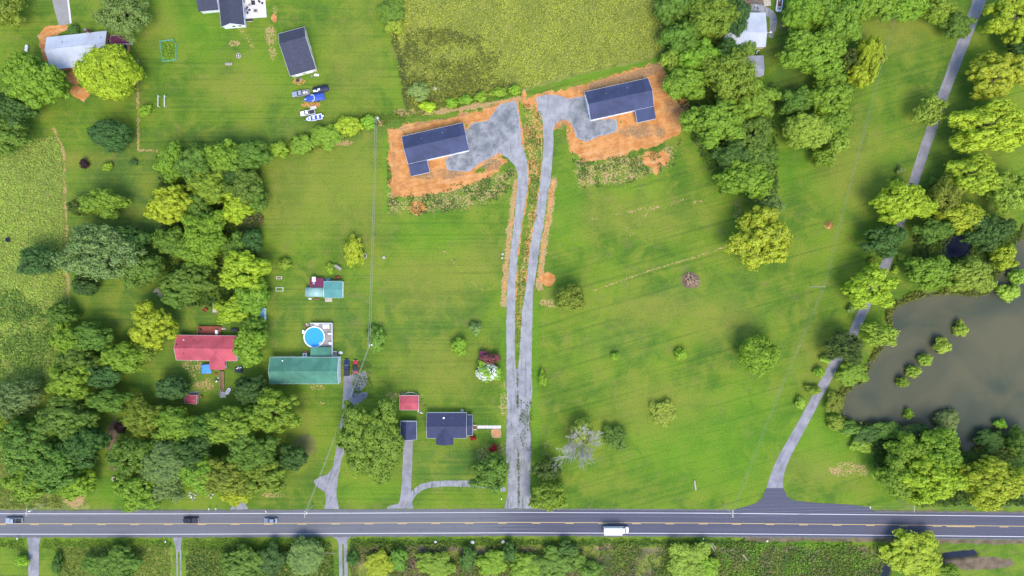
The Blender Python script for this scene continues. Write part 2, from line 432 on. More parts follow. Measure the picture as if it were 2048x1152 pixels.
# ------------------------------------------------------------------ trees: one row each (pixel centre, radii, kind, colour, label)
# kinds: c clumpy broadleaf, f fine dense, w wispy, s shrub
TC = dict(Y=(.310, .395, .034), B=(.185, .300, .034), M=(.122, .212, .036), D=(.066, .132, .032), O=(.195, .255, .038),
          G=(.165, .235, .078), U=(.068, .145, .046), L=(.255, .350, .055), N=(.085, .128, .030), R=(.075, .018, .022), K=(.035, .018, .026),
          P=(.17, .055, .08), X=(.24, .018, .02), A=(.140, .215, .030))
TREES = [
 (13,22,36,36,'c','O','olive tree in the far upper-left corner of the view',0),
 (70,166,62,54,'c','B','big bright green tree at the lower-left corner of the white-roofed house',0),
 (216,147,61,57,'f','Y','dense round yellow-green tree covering the right corner of the white-roofed house',0),
 (252,32,54,46,'w','G','large grey-green tree above the maroon-roofed shed',0),
 (222,270,43,33,'f','U','dark dense oval evergreen alone on the lawn below the white-roofed house',0),
 (22,222,44,36,'c','D','dark tree at the left edge below the bright green tree',0),
 (12,275,48,34,'c','M','green tree at the left edge at the top of the tall-grass field',0),
 (148,58,10,10,'s','D','small dark shrub beside the concrete drive at the white-roofed house',0),
 (288,220,13,11,'s','B','little bright bush beside the worn path right of the swing posts',0),
 (735,243,16,14,'s','B','small bush of the hedge next to the utility pole at its right end',0),
 (697,252,26,22,'c','Y','yellow-green bush in the hedge, second from the utility pole',4.2),
 (652,273,29,26,'c','B','bright bush in the hedge below the blue open boat',4.5),
 (602,290,25,20,'c','B','rounded bush in the hedge left of the bush below the boats',4),
 (556,298,19,16,'s','B','low bush in the thin stretch of hedge above the mown lawn',0),
 (784,22,26,26,'c','M','small tree at the top-left corner of the tall meadow',4.5),
 (788,52,18,16,'s','O','olive bush under the small tree at the meadow corner',0),
 (838,183,22,19,'s','G','pale blue-green bush at the lower-left corner of the tall meadow',0),
 (856,212,18,10,'s','Y','low yellowish bush under the pale bush at the meadow corner',0),
 (903,206,13,10,'s','B','low bush at the left end of the row along the clay bank',0),
 (932,198,14,10,'s','B','low bush second in the row along the clay bank',0),
 (960,193,13,9,'s','B','low bush in the middle of the row along the clay bank',0),
 (998,184,16,10,'s','B','low bush second from the short post along the clay bank',0),
 (1028,179,13,9,'s','B','low bush beside the short post above the gravel pads',0),
 (1345,12,34,34,'c','M','green tree at the top-right corner of the tall meadow',0),
 (1425,36,52,46,'w','O','large olive tree with showing limbs left of the white mobile home',0),
 (1474,34,22,38,'c','U','blue-green tree overhanging the left end of the white mobile home',0),
 (1362,75,38,34,'c','M','mid green tree at the right edge of the tall meadow',0),
 (1395,115,42,32,'c','B','rounded bright tree above the orange clay yard corner',0),
 (1345,118,22,26,'w','L','pale feathery bush at the clay yard top corner',0),
 (1370,168,42,34,'c','B','bright tree right of the second new house',0),
 (1455,105,30,24,'c','D','dark tree between the olive trees beside the mobile home',0),
 (1462,158,54,54,'w','O','large olive feathery tree left of the grey shed roof',0),
 (1507,205,42,40,'c','B','bright tree below the grey shed roof',0),
 (1432,245,60,48,'c','B','broad bright tree at the right edge of the clay yard',0),
 (1500,275,44,42,'c','M','darker tree below the bright tree at the grey shed',0),
 (1470,312,42,34,'c','D','dark tree in the strip right of the round clay patch',0),
 (1512,325,36,36,'c','M','green tree at the right side of the strip above its lower end',0),
 (1490,358,56,40,'c','B','bright tree at the lower end of the strip right of the new houses',0),
 (1536,408,32,24,'w','G','half-bare greyish tree just above the lone big tree in the field',0),
 (1523,476,63,56,'c','Y','big yellow-green tree standing at the end of the fence line',0),
 (1497,95,19,19,'s','M','round green shrub against the white mobile home roof',0),
 (1608,30,42,40,'c','B','tree right of the white boat at the top edge',0),
 (1672,42,50,50,'c','B','tall bright tree at the top of the right-hand grove',0),
 (1626,104,66,48,'c','B','broad bright tree right of the white mobile home and shed',0),
 (1738,112,24,42,'c','Y','yellow-green tree at the right edge of the grove',0),
 (1716,152,24,22,'c','Y','smaller yellow-green tree below the grove edge',0),
 (1690,118,24,24,'w','N','brownish olive tree inside the right-hand grove',0),
 (1662,192,46,40,'c','B','bright tree in the middle of the right-hand grove',0),
 (1592,203,30,28,'c','M','darker tree at the left of the grove beside the grass track',0),
 (1612,262,48,38,'f','L','pale green fine-leaved tree at the lower left of the grove',0),
 (1668,245,32,34,'c','B','bright tree right of the pale fine-leaved one',0),
 (1674,285,24,22,'c','L','light tree at the lower right of the grove',0),
 (1648,315,23,20,'c','B','small tree at the lowest tip of the grove',0),
 (1742,8,48,32,'c','B','tree at the top edge right of the tall grove tree',0),
 (1806,18,42,28,'c','B','tree in the middle of the top-edge row left of the lane',0),
 (1872,16,38,28,'c','B','tree at the right end of the top-edge row by the lane',0),
 (1912,53,32,23,'c','M','dark bush touching the left side of the gravel lane near the top',0),
 (2022,40,48,46,'c','Y','tree in the upper-right corner of the view',0),
 (1992,150,64,44,'c','Y','bright tree right of the lane, second down the right edge',0),
 (1985,258,88,50,'c','Y','very broad bright tree right of the lane, third down the right edge',0),
 (2040,95,30,24,'c','D','dark tree between the two uppermost trees of the right edge',0),
 (1860,222,33,31,'w','L','pale yellowish tree leaning over the lane',0),
 (1945,352,56,40,'c','Y','bright tree below the very broad one on the right edge',0),
 (2020,384,44,42,'w','L','pale tree at the right edge above the dark inlet',0),
 (1800,405,58,42,'c','Y','bright yellow-green tree spreading over the lane midway',0),
 (1889,395,33,40,'w','O','golden olive tree right of the tree that spreads over the lane',0),
 (1927,437,46,30,'c','Y','bright yellow tree above the dark inlet',0),
 (1866,462,36,26,'c','M','darker green tree left of the dark inlet',0),
 (1770,480,43,32,'c','D','dark tree overhanging the lane with some bare twigs',0),
 (1968,462,50,38,'c','D','dark brushy tree right of the dark inlet',0),
 (1858,545,46,38,'c','B','tree at the left of the clump above the pond',0),
 (1935,550,48,36,'c','L','pale tree at the right of the clump above the pond',0),
 (2004,512,24,26,'c','Y','narrow yellow-green tree along the water above the pond clump',0),
 (2020,584,23,17,'s','L','round bush standing in the water at the right edge',0),
 (2038,552,18,15,'s','L','bush in the water at the right edge above the round one',0),
 (1740,575,54,40,'c','Y','bright yellow-green tree overhanging the lane beside the pond top',0),
 (1802,341,8,8,'s','G','small clipped shrub left of the lane, topmost of its pair',0),
 (1795,362,9,8,'s','M','small clipped shrub left of the lane, lower of its pair',0),
 (1866,362,8,8,'s','M','small clipped shrub right of the lane by the golden olive tree',0),
 (1803,512,7,7,'s','L','small light shrub right of the lane above the pond clump',0),
 (1792,540,7,7,'s','L','small light shrub right of the lane beside the yellow-green tree',0),
 (1745,524,8,7,'s','O','small brownish shrub left of the lane above the yellow-green tree',0),
 (1704,618,9,8,'s','G','clipped round shrub left of the lane opposite the pond corner',0),
 (1679,667,9,8,'s','G','clipped shrub at the top of the dark olive tree over the lane',0),
 (1653,718,10,9,'s','L','clipped light shrub left of the lane under the dark olive tree',0),
 (1638,744,10,10,'s','B','round bush left of the lane below the light clipped one',0),
 (1627,781,15,10,'s','O','loose olive bush on the left verge of the lane',0),
 (1601,806,10,12,'s','L','lowest clipped shrub left of the lane',0),
 (1687,693,42,30,'w','N','dark olive tree arching over the lane beside the pond',0),
 (1757,670,38,26,'w','L','pale tree with bare white twigs on the pond bank',0),
 (1702,748,32,23,'c','B','bright bush between the lane and the pond',4),
 (1668,805,19,24,'w','O','yellowish bush at the narrow end of the pond',3.5),
 (1672,845,18,16,'s','O','olive bush at the lower-left tip of the pond',0),
 (1925,659,14,14,'s','L','round bush in the pond, first of the slanting row from the top',0),
 (1889,693,18,16,'s','L','largest round bush of the slanting row in the pond',0),
 (1852,719,14,12,'s','L','round bush in the middle of the slanting row in the pond',0),
 (1829,742,14,12,'s','L','round bush fourth in the slanting row in the pond',0),
 (1807,765,12,11,'s','O','yellowish bush at the lower end of the slanting row in the pond',0),
 (1820,829,9,9,'s','B','tiny bush in the pond near its lower bank',0),
 (1897,841,28,21,'f','G','blue-green willow bush standing in the lower pond',3.6),
 (2004,849,11,10,'s','B','small bush alone in the pond near the lower right',0),
 (1700,858,22,15,'s','M','low dark bush on the lower pond bank at its left end',0),
 (1735,868,30,20,'c','D','dark bush on the lower pond bank',3.5),
 (1775,862,30,18,'c','M','green bush on the lower pond bank left of the willow bush',3.5),
 (1830,862,34,16,'c','D','long dark bush on the bank left of the willow bush',3),
 (1722,890,24,15,'w','L','pale plumed bush at the lawn edge below the pond',2.5),
 (1880,898,44,42,'c','B','bright tree at the top of the group between the pond and the road',0),
 (1815,900,36,32,'c','B','green tree left of the bright tree below the pond',0),
 (1798,955,40,42,'c','B','tree at the left of the roadside group below the pond',0),
 (1862,958,64,44,'c','Y','broad yellow-green tree above the roadside ditch',0),
 (1982,960,66,48,'c','Y','broad yellow tree in the lower right above the road',0),
 (1985,880,32,22,'c','D','dark green bush on the pond bank at the lower right',4),
 (2040,885,26,26,'c','M','green tree at the right edge above the yellow tree',0),
 (1825,1110,60,46,'c','Y','yellow-green tree hanging over the road from below',7.0),
 (1882,1146,34,18,'c','B','bright tree at the lower edge right of the one over the road',5.5),
 (232,1130,54,36,'c','M','green tree at the lower edge between two drives on the left',6.0),
 (42,1122,14,11,'s','B','small bush left of the bottom-left gravel drive',0),
 (115,1125,9,22,'s','D','narrow dark hedge beside the bottom-left gravel drive',0),
 (486,1130,48,34,'c','M','rounded green tree at the lower edge left of the blue-green one',6.0),
 (545,1120,26,30,'c','D','dark tree between the two trees at the lower edge',5.0),
 (612,1112,38,40,'f','G','blue-green tree at the lower edge left of the two-track drive',6.0),
 (705,1118,14,13,'s','D','small dark bush right of the two-track drive',0),
 (757,1130,28,26,'c','Y','yellow bush at the lower edge right of the two-track drive',4),
 (797,1120,20,22,'s','M','darker bush right of the yellow bush at the lower edge',0),
 (872,1130,38,26,'c','B','bright bush at the lower edge below the wide driveway mouth',4),
 (936,1118,18,24,'s','D','dark upright bush below the road left of the driveway mouth',0),
 (985,1125,30,26,'c','B','green bush below the road under the driveway mouth',4),
 (1020,1102,14,22,'s','D','slim dark bush right under the road edge',0),
 (1052,1132,34,24,'c','B','bright bush at the lower edge right of the slim dark one',4),
 (1112,1128,50,34,'c','M','broad dark green bush below the road left of the white truck',4.5),
 (1135,1098,20,18,'s','D','small dark bush on top of the broad one below the road',0),
 (1178,1140,24,18,'s','M','low bush at the lower edge under the white truck',0),
 (1378,1122,48,38,'w','L','pale blue-green tree at the lower edge right of the white truck',4.5),
 (1418,1135,24,20,'s','B','bright bush at the right of the pale tree on the lower edge',0),
 (170,571,27,22,'f','D','dark round shrub beside the field path',0),
 (122,630,30,24,'f','M','two-tone bush at the lower end of the field path',0),
 (188,672,40,28,'c','M','tree right of the lower end of the field path',0),
 (138,680,28,32,'c','B','light tree at the edge of the tall-grass field',0),
 (158,722,36,28,'c','M','tree in the middle of the clump by the tall-grass field',0),
 (145,762,46,38,'c','B','bright tree at the lower end of the clump by the tall-grass field',0),
 (305,650,46,44,'c','Y','bright yellow-green tree left of the red-roofed house',0),
 (248,715,42,30,'c','B','bright tree lower left of the red-roofed house',0),
 (292,702,26,24,'w','O','olive tree between the two bright trees left of the red-roofed house',0),
 (208,753,33,26,'c','U','blue-green tree right of the clump by the tall-grass field',0),
 (218,802,43,24,'c','M','flat dark green tree above the roadside oaks',0),
 (343,776,32,27,'f','U','round blue-green tree below the red-roofed house',0),
 (240,854,13,12,'s','K','dark maroon shrub beside the brown path',0),
 (32,795,52,36,'w','G','grey-green tree at the left edge below the tall-grass field',0),
 (15,838,36,30,'c','B','light tree at the left edge above the big roadside trees',0),
 (132,838,58,42,'c','M','big tree at the top of the roadside group on the left',0),
 (62,888,62,50,'c','M','big tree at the left of the roadside group on the left',0),
 (165,892,50,46,'c','D','dark tree at the right of the roadside group on the left',0),
 (110,935,62,46,'c','M','big tree at the front of the roadside group on the left',0),
 (60,958,46,36,'c','B','lighter tree at the lower left of the roadside group',0),
 (150,962,36,34,'c','B','small tree above the brown dirt patch by the road',0),
 (288,836,42,34,'w','O','olive tree right of the maroon shrub',0),
 (352,848,46,34,'c','B','bright tree below the little red shed',0),
 (268,912,48,44,'c','M','tree at the left of the large roadside grove',0),
 (330,925,50,48,'f','G','grey-green tree in the roadside grove above the mown strip',0),
 (282,978,46,42,'c','B','light tree nearest the road at the left of the grove',0),
 (335,970,36,34,'c','G','greyish tree nearest the road left of the junk pile',0),
 (385,900,44,40,'c','D','dark tree in the heart of the large roadside grove',0),
 (405,945,44,38,'c','B','bright tree above the junk pile',0),
 (415,855,40,28,'c','M','tree at the top of the grove below the ramp',0),
 (470,850,58,42,'c','B','large bright tree at the top of the grove below the green-roofed house',0),
 (552,822,52,40,'c','B','bright tree below the left half of the green-roofed house',0),
 (505,900,54,44,'c','M','large tree in the right half of the roadside grove',0),
 (455,950,52,42,'c','O','yellow-olive tree right of the junk pile',0),
 (525,950,50,38,'c','O','yellow-olive tree at the lower right of the grove',0),
 (585,915,28,28,'c','D','dark tree at the right tip of the roadside grove',0),
 (475,985,28,24,'c','Y','low yellow tree over the short drive by the road',0),
 (505,782,38,28,'c','D','dark tree between the red-roofed and green-roofed houses',0),
 (345,325,28,36,'c','B','tree at the upper-left corner of the grove beside the mown lawn',0),
 (388,328,36,36,'c','M','green tree second along the top of the grove beside the mown lawn',0),
 (452,318,38,32,'c','B','bright tree in the middle of the top of the grove beside the mown lawn',0),
 (502,312,36,30,'c','M','tree at the upper-right corner of the grove beside the mown lawn',0),
 (470,352,32,22,'c','D','dark tree behind the top row of the grove',0),
 (422,375,42,32,'c','B','bright tree in the upper middle of the grove',0),
 (492,378,36,34,'c','M','green tree at the right edge of the grove upper half',0),
 (345,412,48,40,'c','Y','broad yellow-green tree bulging from the left side of the grove',0),
 (398,418,30,30,'c','M','green tree right of the bulging yellow-green one',0),
 (475,415,34,30,'c','Y','yellow tree above the brown brush heap in the grove',0),
 (515,400,20,28,'c','M','narrow tree at the right edge of the grove beside the brush heap',0),
 (348,486,36,30,'c','M','round tree at the left of the grove below the bulging one',0),
 (412,468,48,44,'w','B','bright leafy tree in the centre of the grove',0),
 (395,512,38,26,'c','B','low bright tree under the centre of the grove',0),
 (470,492,26,26,'c','M','small tree right of the centre of the grove',0),
 (503,482,22,24,'f','U','blue-green bush at the right edge of the grove',0),
 (486,540,50,40,'c','Y','yellow-green tree at the lower right of the grove',0),
 (505,592,30,38,'c','B','bright tree below the yellow-green one beside the blue shed',0),
 (468,620,34,28,'c','Y','yellow tree above the red-roofed house',0),
 (380,562,50,36,'c','M','mid green tree at the lower left of the grove above the red-roofed house',0),
 (358,590,34,24,'c','M','low tree above the red mower',0),
 (500,690,34,38,'c','B','tree covering the right end of the red roof',0),
 (508,648,26,20,'c','M','small tree between the blue shed and the red roof',0),
 (208,405,40,31,'c','B','bright green tree alone beside the field path',0),
 (158,414,21,19,'f','N','brownish olive shrub left of the lone bright tree',0),
 (168,328,9,9,'s','K','dark purple shrub alone on the left lawn',0),
 (214,334,10,8,'s','B','pale small shrub between the purple and the round one',0),
 (266,325,7,7,'s','U','tiny round shrub at the right of three on the left lawn',0),
 (205,508,74,60,'w','G','very large grey-green tree right of the field path',0),
 (265,478,36,30,'c','D','dark tree at the upper right of the large grey-green one',0),
 (285,540,42,36,'c','M','green tree at the lower right of the large grey-green one',0),
 (82,522,40,32,'w','U','dull dark bush in the tall-grass field beside the path',0),
 (709,502,20,34,'w','Y','yellow-green tree beside the stone fire ring',4.5),
 (570,527,13,12,'s','O','small golden bush beside the grove on the mown lawn',0),
 (660,536,9,9,'s','B','little bush beside the tilted wooden bench swing',0),
 (754,678,19,26,'s','M','bush growing round the foot of the yard utility pole',0),
 (916,692,17,18,'s','B','bright round bush alone on the middle lawn',0),
 (952,656,14,11,'s','G','faint small bush above the flowering shrubs',0),
 (975,745,26,19,'s','B','shrub covered in white blossom beside the gravel driveway',0),
 (978,718,20,11,'s','P','purple-red flowering shrub behind the white one',0),
 (1140,597,33,28,'f','O','round olive cedar beside the gravel driveway',0),
 (743,877,67,85,'c','A','huge oak between the green-roofed house driveway and the black shed',15),
 (983,944,39,35,'c','M','round tree at the corner of the curved drive and the gravel driveway',0),
 (1092,937,28,26,'w','N','brown-olive tree beside the driveway mouth',0),
 (1096,991,35,30,'c','B','bright tree at the driveway mouth touching the road',0),
 (1165,861,25,23,'c','L','leafy top growing behind the bare dead tree',7),
 (1230,876,27,27,'w','M','thin green tree right of the bare dead tree',4.5),
 (1325,826,26,28,'w','L','pale loose bush in the open field',3),
 (1518,711,43,40,'f','B','perfectly round green tree alone in the right field',0),
 (1362,709,12,12,'s','B','small round bush alone in the right field',0),
 (1232,712,8,8,'s','B','tiny bright bush in the middle of the right field',0),
 (987,898,8,8,'s','X','small red maple right of the black-roofed house',0),
 (946,876,6,5,'s','X','tiny red shrub at the corner of the black-roofed house',0),
 (1085,757,9,14,'s','B','weedy bush on the right verge of the gravel driveway',0),
]
def tree_h(rx, ry, kind, h):
    r = (rx+ry)/2/S
    if h: return h
    if kind == 's': return min(4.5, .9+1.15*r)
    return min(17.0, 3.0+1.25*r)

# ------------------------------------------------------------------ ground sheet
road_c = [(-2400,1047),(0,1047.3),(340,1047.5),(660,1046.2),(1024,1044.6),(1400,1046),(1740,1049.2),(2048,1052.4),(4400,1076)]
def road_y(x): return np.interp(x, [p[0] for p in road_c], [p[1] for p in road_c])
pond = [(1683,812),(1690,785),(1725,765),(1737,735),(1760,700),(1786,672),(1780,640),(1785,617),(1810,603),(1850,591),(1900,586),(1950,592),(1982,585),
        (1988,560),(2012,530),(2034,490),(2060,455),(2150,440),(2180,900),(2060,898),(2000,888),(1960,893),(1932,905),(1915,885),(1895,866),(1830,860),(1780,853),(1730,848),(1690,838)]
inlet = [(1888,512),(1896,482),(1926,464),(1944,468),(1938,506),(1915,515)]
creek_a = [(1888,1111),(1908,1107),(1948,1104),(1955,1108),(1925,1113),(1894,1115)]
creek_b = [(1752,1165),(1772,1124),(1782,1128),(1772,1165)]
creek_c = [(1842,984),(1856,986),(1872,998),(1856,1003),(1842,998)]

gx = np.concatenate([np.array([-16000,-8000,-4000,-2000,-1000,-500,-300,-200]), np.arange(-141, 2192, 3.0), np.array([2250,2350,2550,3000,4000,6000,10000,18000])])
gy = np.concatenate([np.array([-16000,-8000,-4000,-2000,-1000,-500,-300,-200]), np.arange(-121, 1276, 3.0), np.array([1330,1450,1650,2100,3000,5000,9000,17000])])
GX, GY = np.meshgrid(gx, gy)
NZ1 = fnoise(GX, GY, 26, 1, 4)-.5; NZ2 = fnoise(GX, GY, 9, 5, 3)-.5
def pm(poly, feather=6, amp=10, base=None):
    d = sdist(GX, GY, poly)+NZ1*amp*2+NZ2*amp
    return np.clip(.5-d/feather, 0, 1)
def lm(pts, w, feather=3, amp=2):
    d = ldist(GX, GY, pts)-w/2+NZ2*amp*2
    return np.clip(.5-d/feather, 0, 1)
def disc(x, y, rx, ry=None, feather=.35, amp=.5):
    ry = ry or rx
    d = np.sqrt(((GX-x)/rx)**2+((GY-y)/ry)**2)+NZ1*amp+NZ2*amp*.6
    return np.clip((1-d)/feather+.5, 0, 1)
Z0 = np.zeros_like(GX)
mx = lambda *a: np.maximum.reduce(a)
meadow_top = [(772,-140),(765,20),(795,120),(812,205),(822,228),(900,208),(1042,184),(1110,163),(1300,120),(1330,95),(1330,-140)]
meadow_left = [(-160,292),(60,282),(112,272),(129,310),(132,480),(137,640),(112,690),(100,780),(70,830),(0,860),(-160,900)]
rough_left = [(-160,880),(20,900),(60,985),(175,1000),(175,1017),(-160,1018)]
strip_bot = [(700,1092),(1000,1086),(1400,1090),(1760,1090),(1775,1120),(1755,1200),(700,1200)]
strip_left = [(115,1095),(345,1092),(345,1200),(125,1200)]
strip_mid = [(372,1095),(665,1088),(670,1200),(372,1200)]
meadow = mx(pm(meadow_top, 8, 4), pm(meadow_left, 8, 4), pm(rough_left, 8, 8), .8*pm(strip_left, 10, 8), .75*pm(strip_mid, 10, 8), .6*pm(strip_bot, 8, 8))
clay_b1 = [(778,262),(800,252),(930,226),(1000,211),(1032,202),(1040,206),(1000,222),(985,236),(945,246),(930,250),(950,300),(935,330),(900,345),(960,345),(988,325),(1003,310),(1012,325),(1000,345),(960,362),(900,380),(850,392),(812,400),(786,395),(779,340)]
clay_b2 = [(1042,206),(1075,188),(1130,180),(1200,160),(1300,128),(1318,130),(1332,160),(1372,205),(1378,235),(1365,265),(1340,280),(1300,298),(1240,310),(1185,326),(1165,326),(1142,300),(1138,270),(1160,285),(1200,280),(1235,262),(1240,240),(1220,240),(1170,205),(1165,195),(1100,192),(1078,205),(1060,215)]
fringe1 = [(773,300),(790,392),(850,385),(960,355),(1010,330),(1034,335),(1032,365),(1005,402),(900,425),(830,432),(774,428)]
fringe2 = [(1140,305),(1180,322),(1300,300),(1362,275),(1352,330),(1270,365),(1162,382),(1150,350)]
median = [(1044,205),(1082,212),(1086,260),(1082,330),(1076,400),(1058,520),(1042,640),(1036,736),(1031,736),(1033,600),(1042,500),(1058,400),(1057,330),(1048,300)]
clay = mx(pm(clay_b1, 16, 9), pm(clay_b2, 16, 9), disc(835,416,16,14), disc(1300,318,16,17,amp=.3), disc(1325,317,15,15,amp=.3), disc(1312,335,7,14),
          0.46*pm(median, 8, 5), pm([(926,262),(944,240),(975,238),(990,216),(1002,203),(1036,198),(1050,300),(1000,312),(985,322),(960,334),(940,352),(886,346),(884,315)], 5, 2), pm([(1066,195),(1090,184),(1120,185),(1180,188),(1240,232),(1242,262),(1230,272),(1198,280),(1176,291),(1150,282),(1138,250),(1128,245),(1106,262),(1076,225)], 5, 2), .6*lm([(1046,300),(1056,330),(1058,365),(1051,407),(1043,460),(1035,520),(1031,600)], 6, 3, 2), .6*lm([(1084,250),(1083,344),(1070,433),(1058,500),(1050,580)], 5, 3, 2), disc(1096,558,14,14), pm([(78,72),(92,56),(128,46),(140,58),(98,72),(98,128),(84,120)], 6, 6), disc(155,152,20,16),
          disc(105,118,10,14), .75*disc(158,185,22,16,amp=.9), .55*disc(600,163,16,8), .55*disc(622,209,22,8), .8*disc(548,36,6,9), disc(1760,120,12,6,amp=.8)*.7,
          .7*disc(762,247,7,6), disc(1048,190,5,10)*.8, .5*lm([(1008,600),(1014,520),(1026,420),(1034,365)], 7, 5, 4), .58*lm([(1108,360),(1098,420),(1086,500),(1076,560)], 8, 5, 4),
          .75*disc(992,866,11,11,amp=.2), .7*disc(1350,985,0.5), .55*lm([(1112,250),(1118,235),(1130,236),(1140,255),(1146,300)], 20, 6, 4))
straw = mx(.47*pm(fringe1, 16, 9), .50*pm(fringe2, 16, 9), .75*lm([(1007,610),(1013,520),(1025,420),(1033,362)], 13, 6, 4), .72*lm([(1109,360),(1099,420),(1087,500),(1078,575)], 15, 6, 4),
           .44*pm(median, 10, 6), .68*lm([(275,120),(277,300),(335,303)], 6, 4, 2), .68*lm([(108,258),(128,300),(134,480),(139,640)], 6, 5, 3),
           .52*lm([(478,50),(495,80),(508,96)], 9, 6, 6), .6*lm([(500,78),(510,97)], 3, 3, 1), .55*disc(468,86,14,8), .55*disc(541,72,13,20), .5*disc(545,105,9,18), .5*disc(550,20,6,12),
           .62*lm([(1462,490),(1390,514),(1300,541),(1185,582)], 4.0, 3, .6), .55*lm([(872,488),(905,522),(930,550),(968,584)], 3.6, 3, .8), .5*lm([(1262,470),(1300,420),(1380,395)], 4, 4, 5), .5*lm([(1180,440),(1300,415),(1420,400)], 4, 4, 6), .55*disc(670,285,40,6,amp=.9), .45*disc(1475,425,10,24,amp=.7), .5*lm([(880,490),(910,520)], 2.5, 3, 1), .55*disc(1098,607,22,8,amp=.9), .42*lm([(1280,390),(1300,420),(1240,470)], 3, 5, 6),
           .8*lm([(790,225),(860,225),(960,212),(1040,196)], 12, 8, 6), .45*disc(1010,800,12,40,amp=.9), .55*disc(985,905,40,18,amp=1.2)*.8, .45*disc(640,985,0.5),
           .5*disc(1700,940,40,14,amp=1.2), .55*disc(1670,940,14,7), .5*disc(545,990,25,6), .7*disc(150,985,22,34,amp=.7), .45*disc(800,790,40,8,amp=1.2), .4*disc(1095,900,9,20,amp=1),
           .5*disc(410,770,22,14,amp=1), .45*disc(385,730,20,20,amp=1.2), .45*disc(630,775,26,8,amp=1), .42*disc(640,805,12,6), .5*lm([(1120,1090),(1200,1093),(1240,1090)], 10, 8, 8))
dry = mx(.75*disc(900,200,0.5), .5*pm([(525,300),(760,270),(772,420),(775,560),(690,470),(540,470),(525,400)], 60, 20), .6*disc(860,560,90,60,.9), .5*disc(960,520,60,40,.9), .55*disc(1300,620,110,30,.9),
         .6*disc(1420,640,70,40,.9), .55*disc(1320,820,90,60,1), .5*disc(1640,720,50,70,.9), .55*disc(880,740,90,50,1), .45*disc(700,120,60,90,1), .5*disc(1250,430,140,40,1), .6*disc(1620,930,60,30,1),
         .5*disc(1700,330,60,90,1), .5*disc(600,880,30,70,1), .55*disc(330,60,30,40,1), .5*disc(480,170,80,40,1), .6*disc(1790,60,70,40,1), .6*disc(1870,600,0.5), .5*lm([(1105,165),(1300,120)], 6, 6, 3)*0,
         .6*disc(150,320,60,20,1), .55*disc(1930,1125,90,30,1)*0)
lush = mx(.6*lm([(1110,163),(1215,142),(1318,118)], 12, 8, 3), .7*disc(1420,900,140,80,.9), .5*disc(1500,860,90,90,.9), .55*disc(860,470,70,40,.9), .6*disc(1130,420,35,70,.9), .45*disc(570,120,60,60,1), .5*disc(400,60,60,60,1),
          .6*lm([(770,270),(774,420)], 12, 8, 4), .6*lm([(1006,640),(1004,1000)], 10, 8, 3), .7*lm([(1072,600),(1070,760),(1072,1000)], 12, 8, 3), .5*disc(1560,330,60,60,1), .6*disc(1640,870,80,60,1),
          .5*lm([(0,1082),(340,1084)], 10, 8, 5), .6*disc(740,985,60,20,.8), .5*disc(220,985,40,25,.8), .6*disc(1780,960,40,60,.9)*.6, .6*disc(1640,1088,70,5,.9), .55*disc(1010,1090,160,5,.9))
cool = mx(.85*disc(250,430,110,140,.7), .6*disc(640,640,110,80,.9), .6*disc(260,600,90,60,.9), .5*disc(840,640,120,70,1), .6*disc(680,260,160,30,.9), .7*disc(1580,120,30,150,.7), .6*disc(1350,600,60,30,1),  # cooler green; shade beside the groves is painted into the lawn here
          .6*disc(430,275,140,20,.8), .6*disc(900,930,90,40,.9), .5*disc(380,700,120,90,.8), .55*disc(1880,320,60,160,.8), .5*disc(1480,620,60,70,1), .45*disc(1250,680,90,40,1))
mulch_and_shade = mx(.8*lm([(1185,172),(1240,158),(1318,136)], 20, 10, 6), .7*lm([(800,258),(860,244),(930,228)], 8, 8, 4), .7*disc(985,330,22,13), .62*disc(1285,262,50,16), .62*disc(870,348,60,12), .6*disc(1120,235,18,26), .55*lm([(786,270),(790,390)], 12, 8, 5), .5*disc(1350,220,25,40))  # brown mulch; first strip repeats the painted shade behind the second house
soil = mx(.72*lm([(1185,172),(1240,158),(1318,136)], 16, 8, 5), .6*lm([(800,258),(860,244),(930,228)], 5, 6, 3), .55*disc(985,330,20,12), .5*disc(1285,265,45,14), .5*disc(850,352,40,10), .62*pm(strip_bot, 10, 10)*np.clip(.5+NZ1*5, 0, 1), .8*disc(600,1110,0.5), .75*disc(225,890,12,60), .6*disc(470,1008,10,20), .8*disc(1950,1125,80,16,amp=.6), .7*lm([(1490,1078),(1760,1080),(2048,1084)], 12, 6, 4),  # first strip paints the second new house's north-side shade as dark ground
          .75*lm([(1200,1095),(1250,1091)], 12, 6, 6), .7*lm([(1365,1092),(1415,1094)], 10, 6, 5), .7*disc(1405,1093,24,7), .8*disc(868,1095,50,9), .8*disc(830,1120,16,22), .65*lm([(1755,1022),(2048,1024)], 8, 5, 3),
          .6*disc(490,440,20,28), .7*disc(1381,560,21,18,.3,.3), .65*disc(655,240,0.5), .55*disc(610,890,30,24), .5*disc(330,745,0.5), .8*disc(1512,8,30,14), .6*disc(1568,52,14,10), .55*disc(1890,450,40,20), .45*disc(1835,490,40,40,.8))
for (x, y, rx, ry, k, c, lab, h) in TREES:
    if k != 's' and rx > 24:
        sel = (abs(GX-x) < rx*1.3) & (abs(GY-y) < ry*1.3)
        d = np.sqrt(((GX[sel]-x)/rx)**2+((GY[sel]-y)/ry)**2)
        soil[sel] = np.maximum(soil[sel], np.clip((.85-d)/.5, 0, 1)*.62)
dp = sdist(GX, GY, pond)+NZ2*6
di = np.minimum.reduce([sdist(GX, GY, q)+NZ2*4 for q in (inlet, creek_a, creek_b, creek_c)])
dw = np.minimum(dp, di)
shore = np.clip(1-(dw-2)/5, 0, 1)
zg = -.02+.008*NZ2
zg = zg+meadow*(np.clip(fnoise(GX, GY, 7, 21, 3)-.35, 0, 1)*.9*.6+.05)
yr = road_y(GX); nr = np.clip((np.abs(GY-yr)-30)/8, 0, 1)
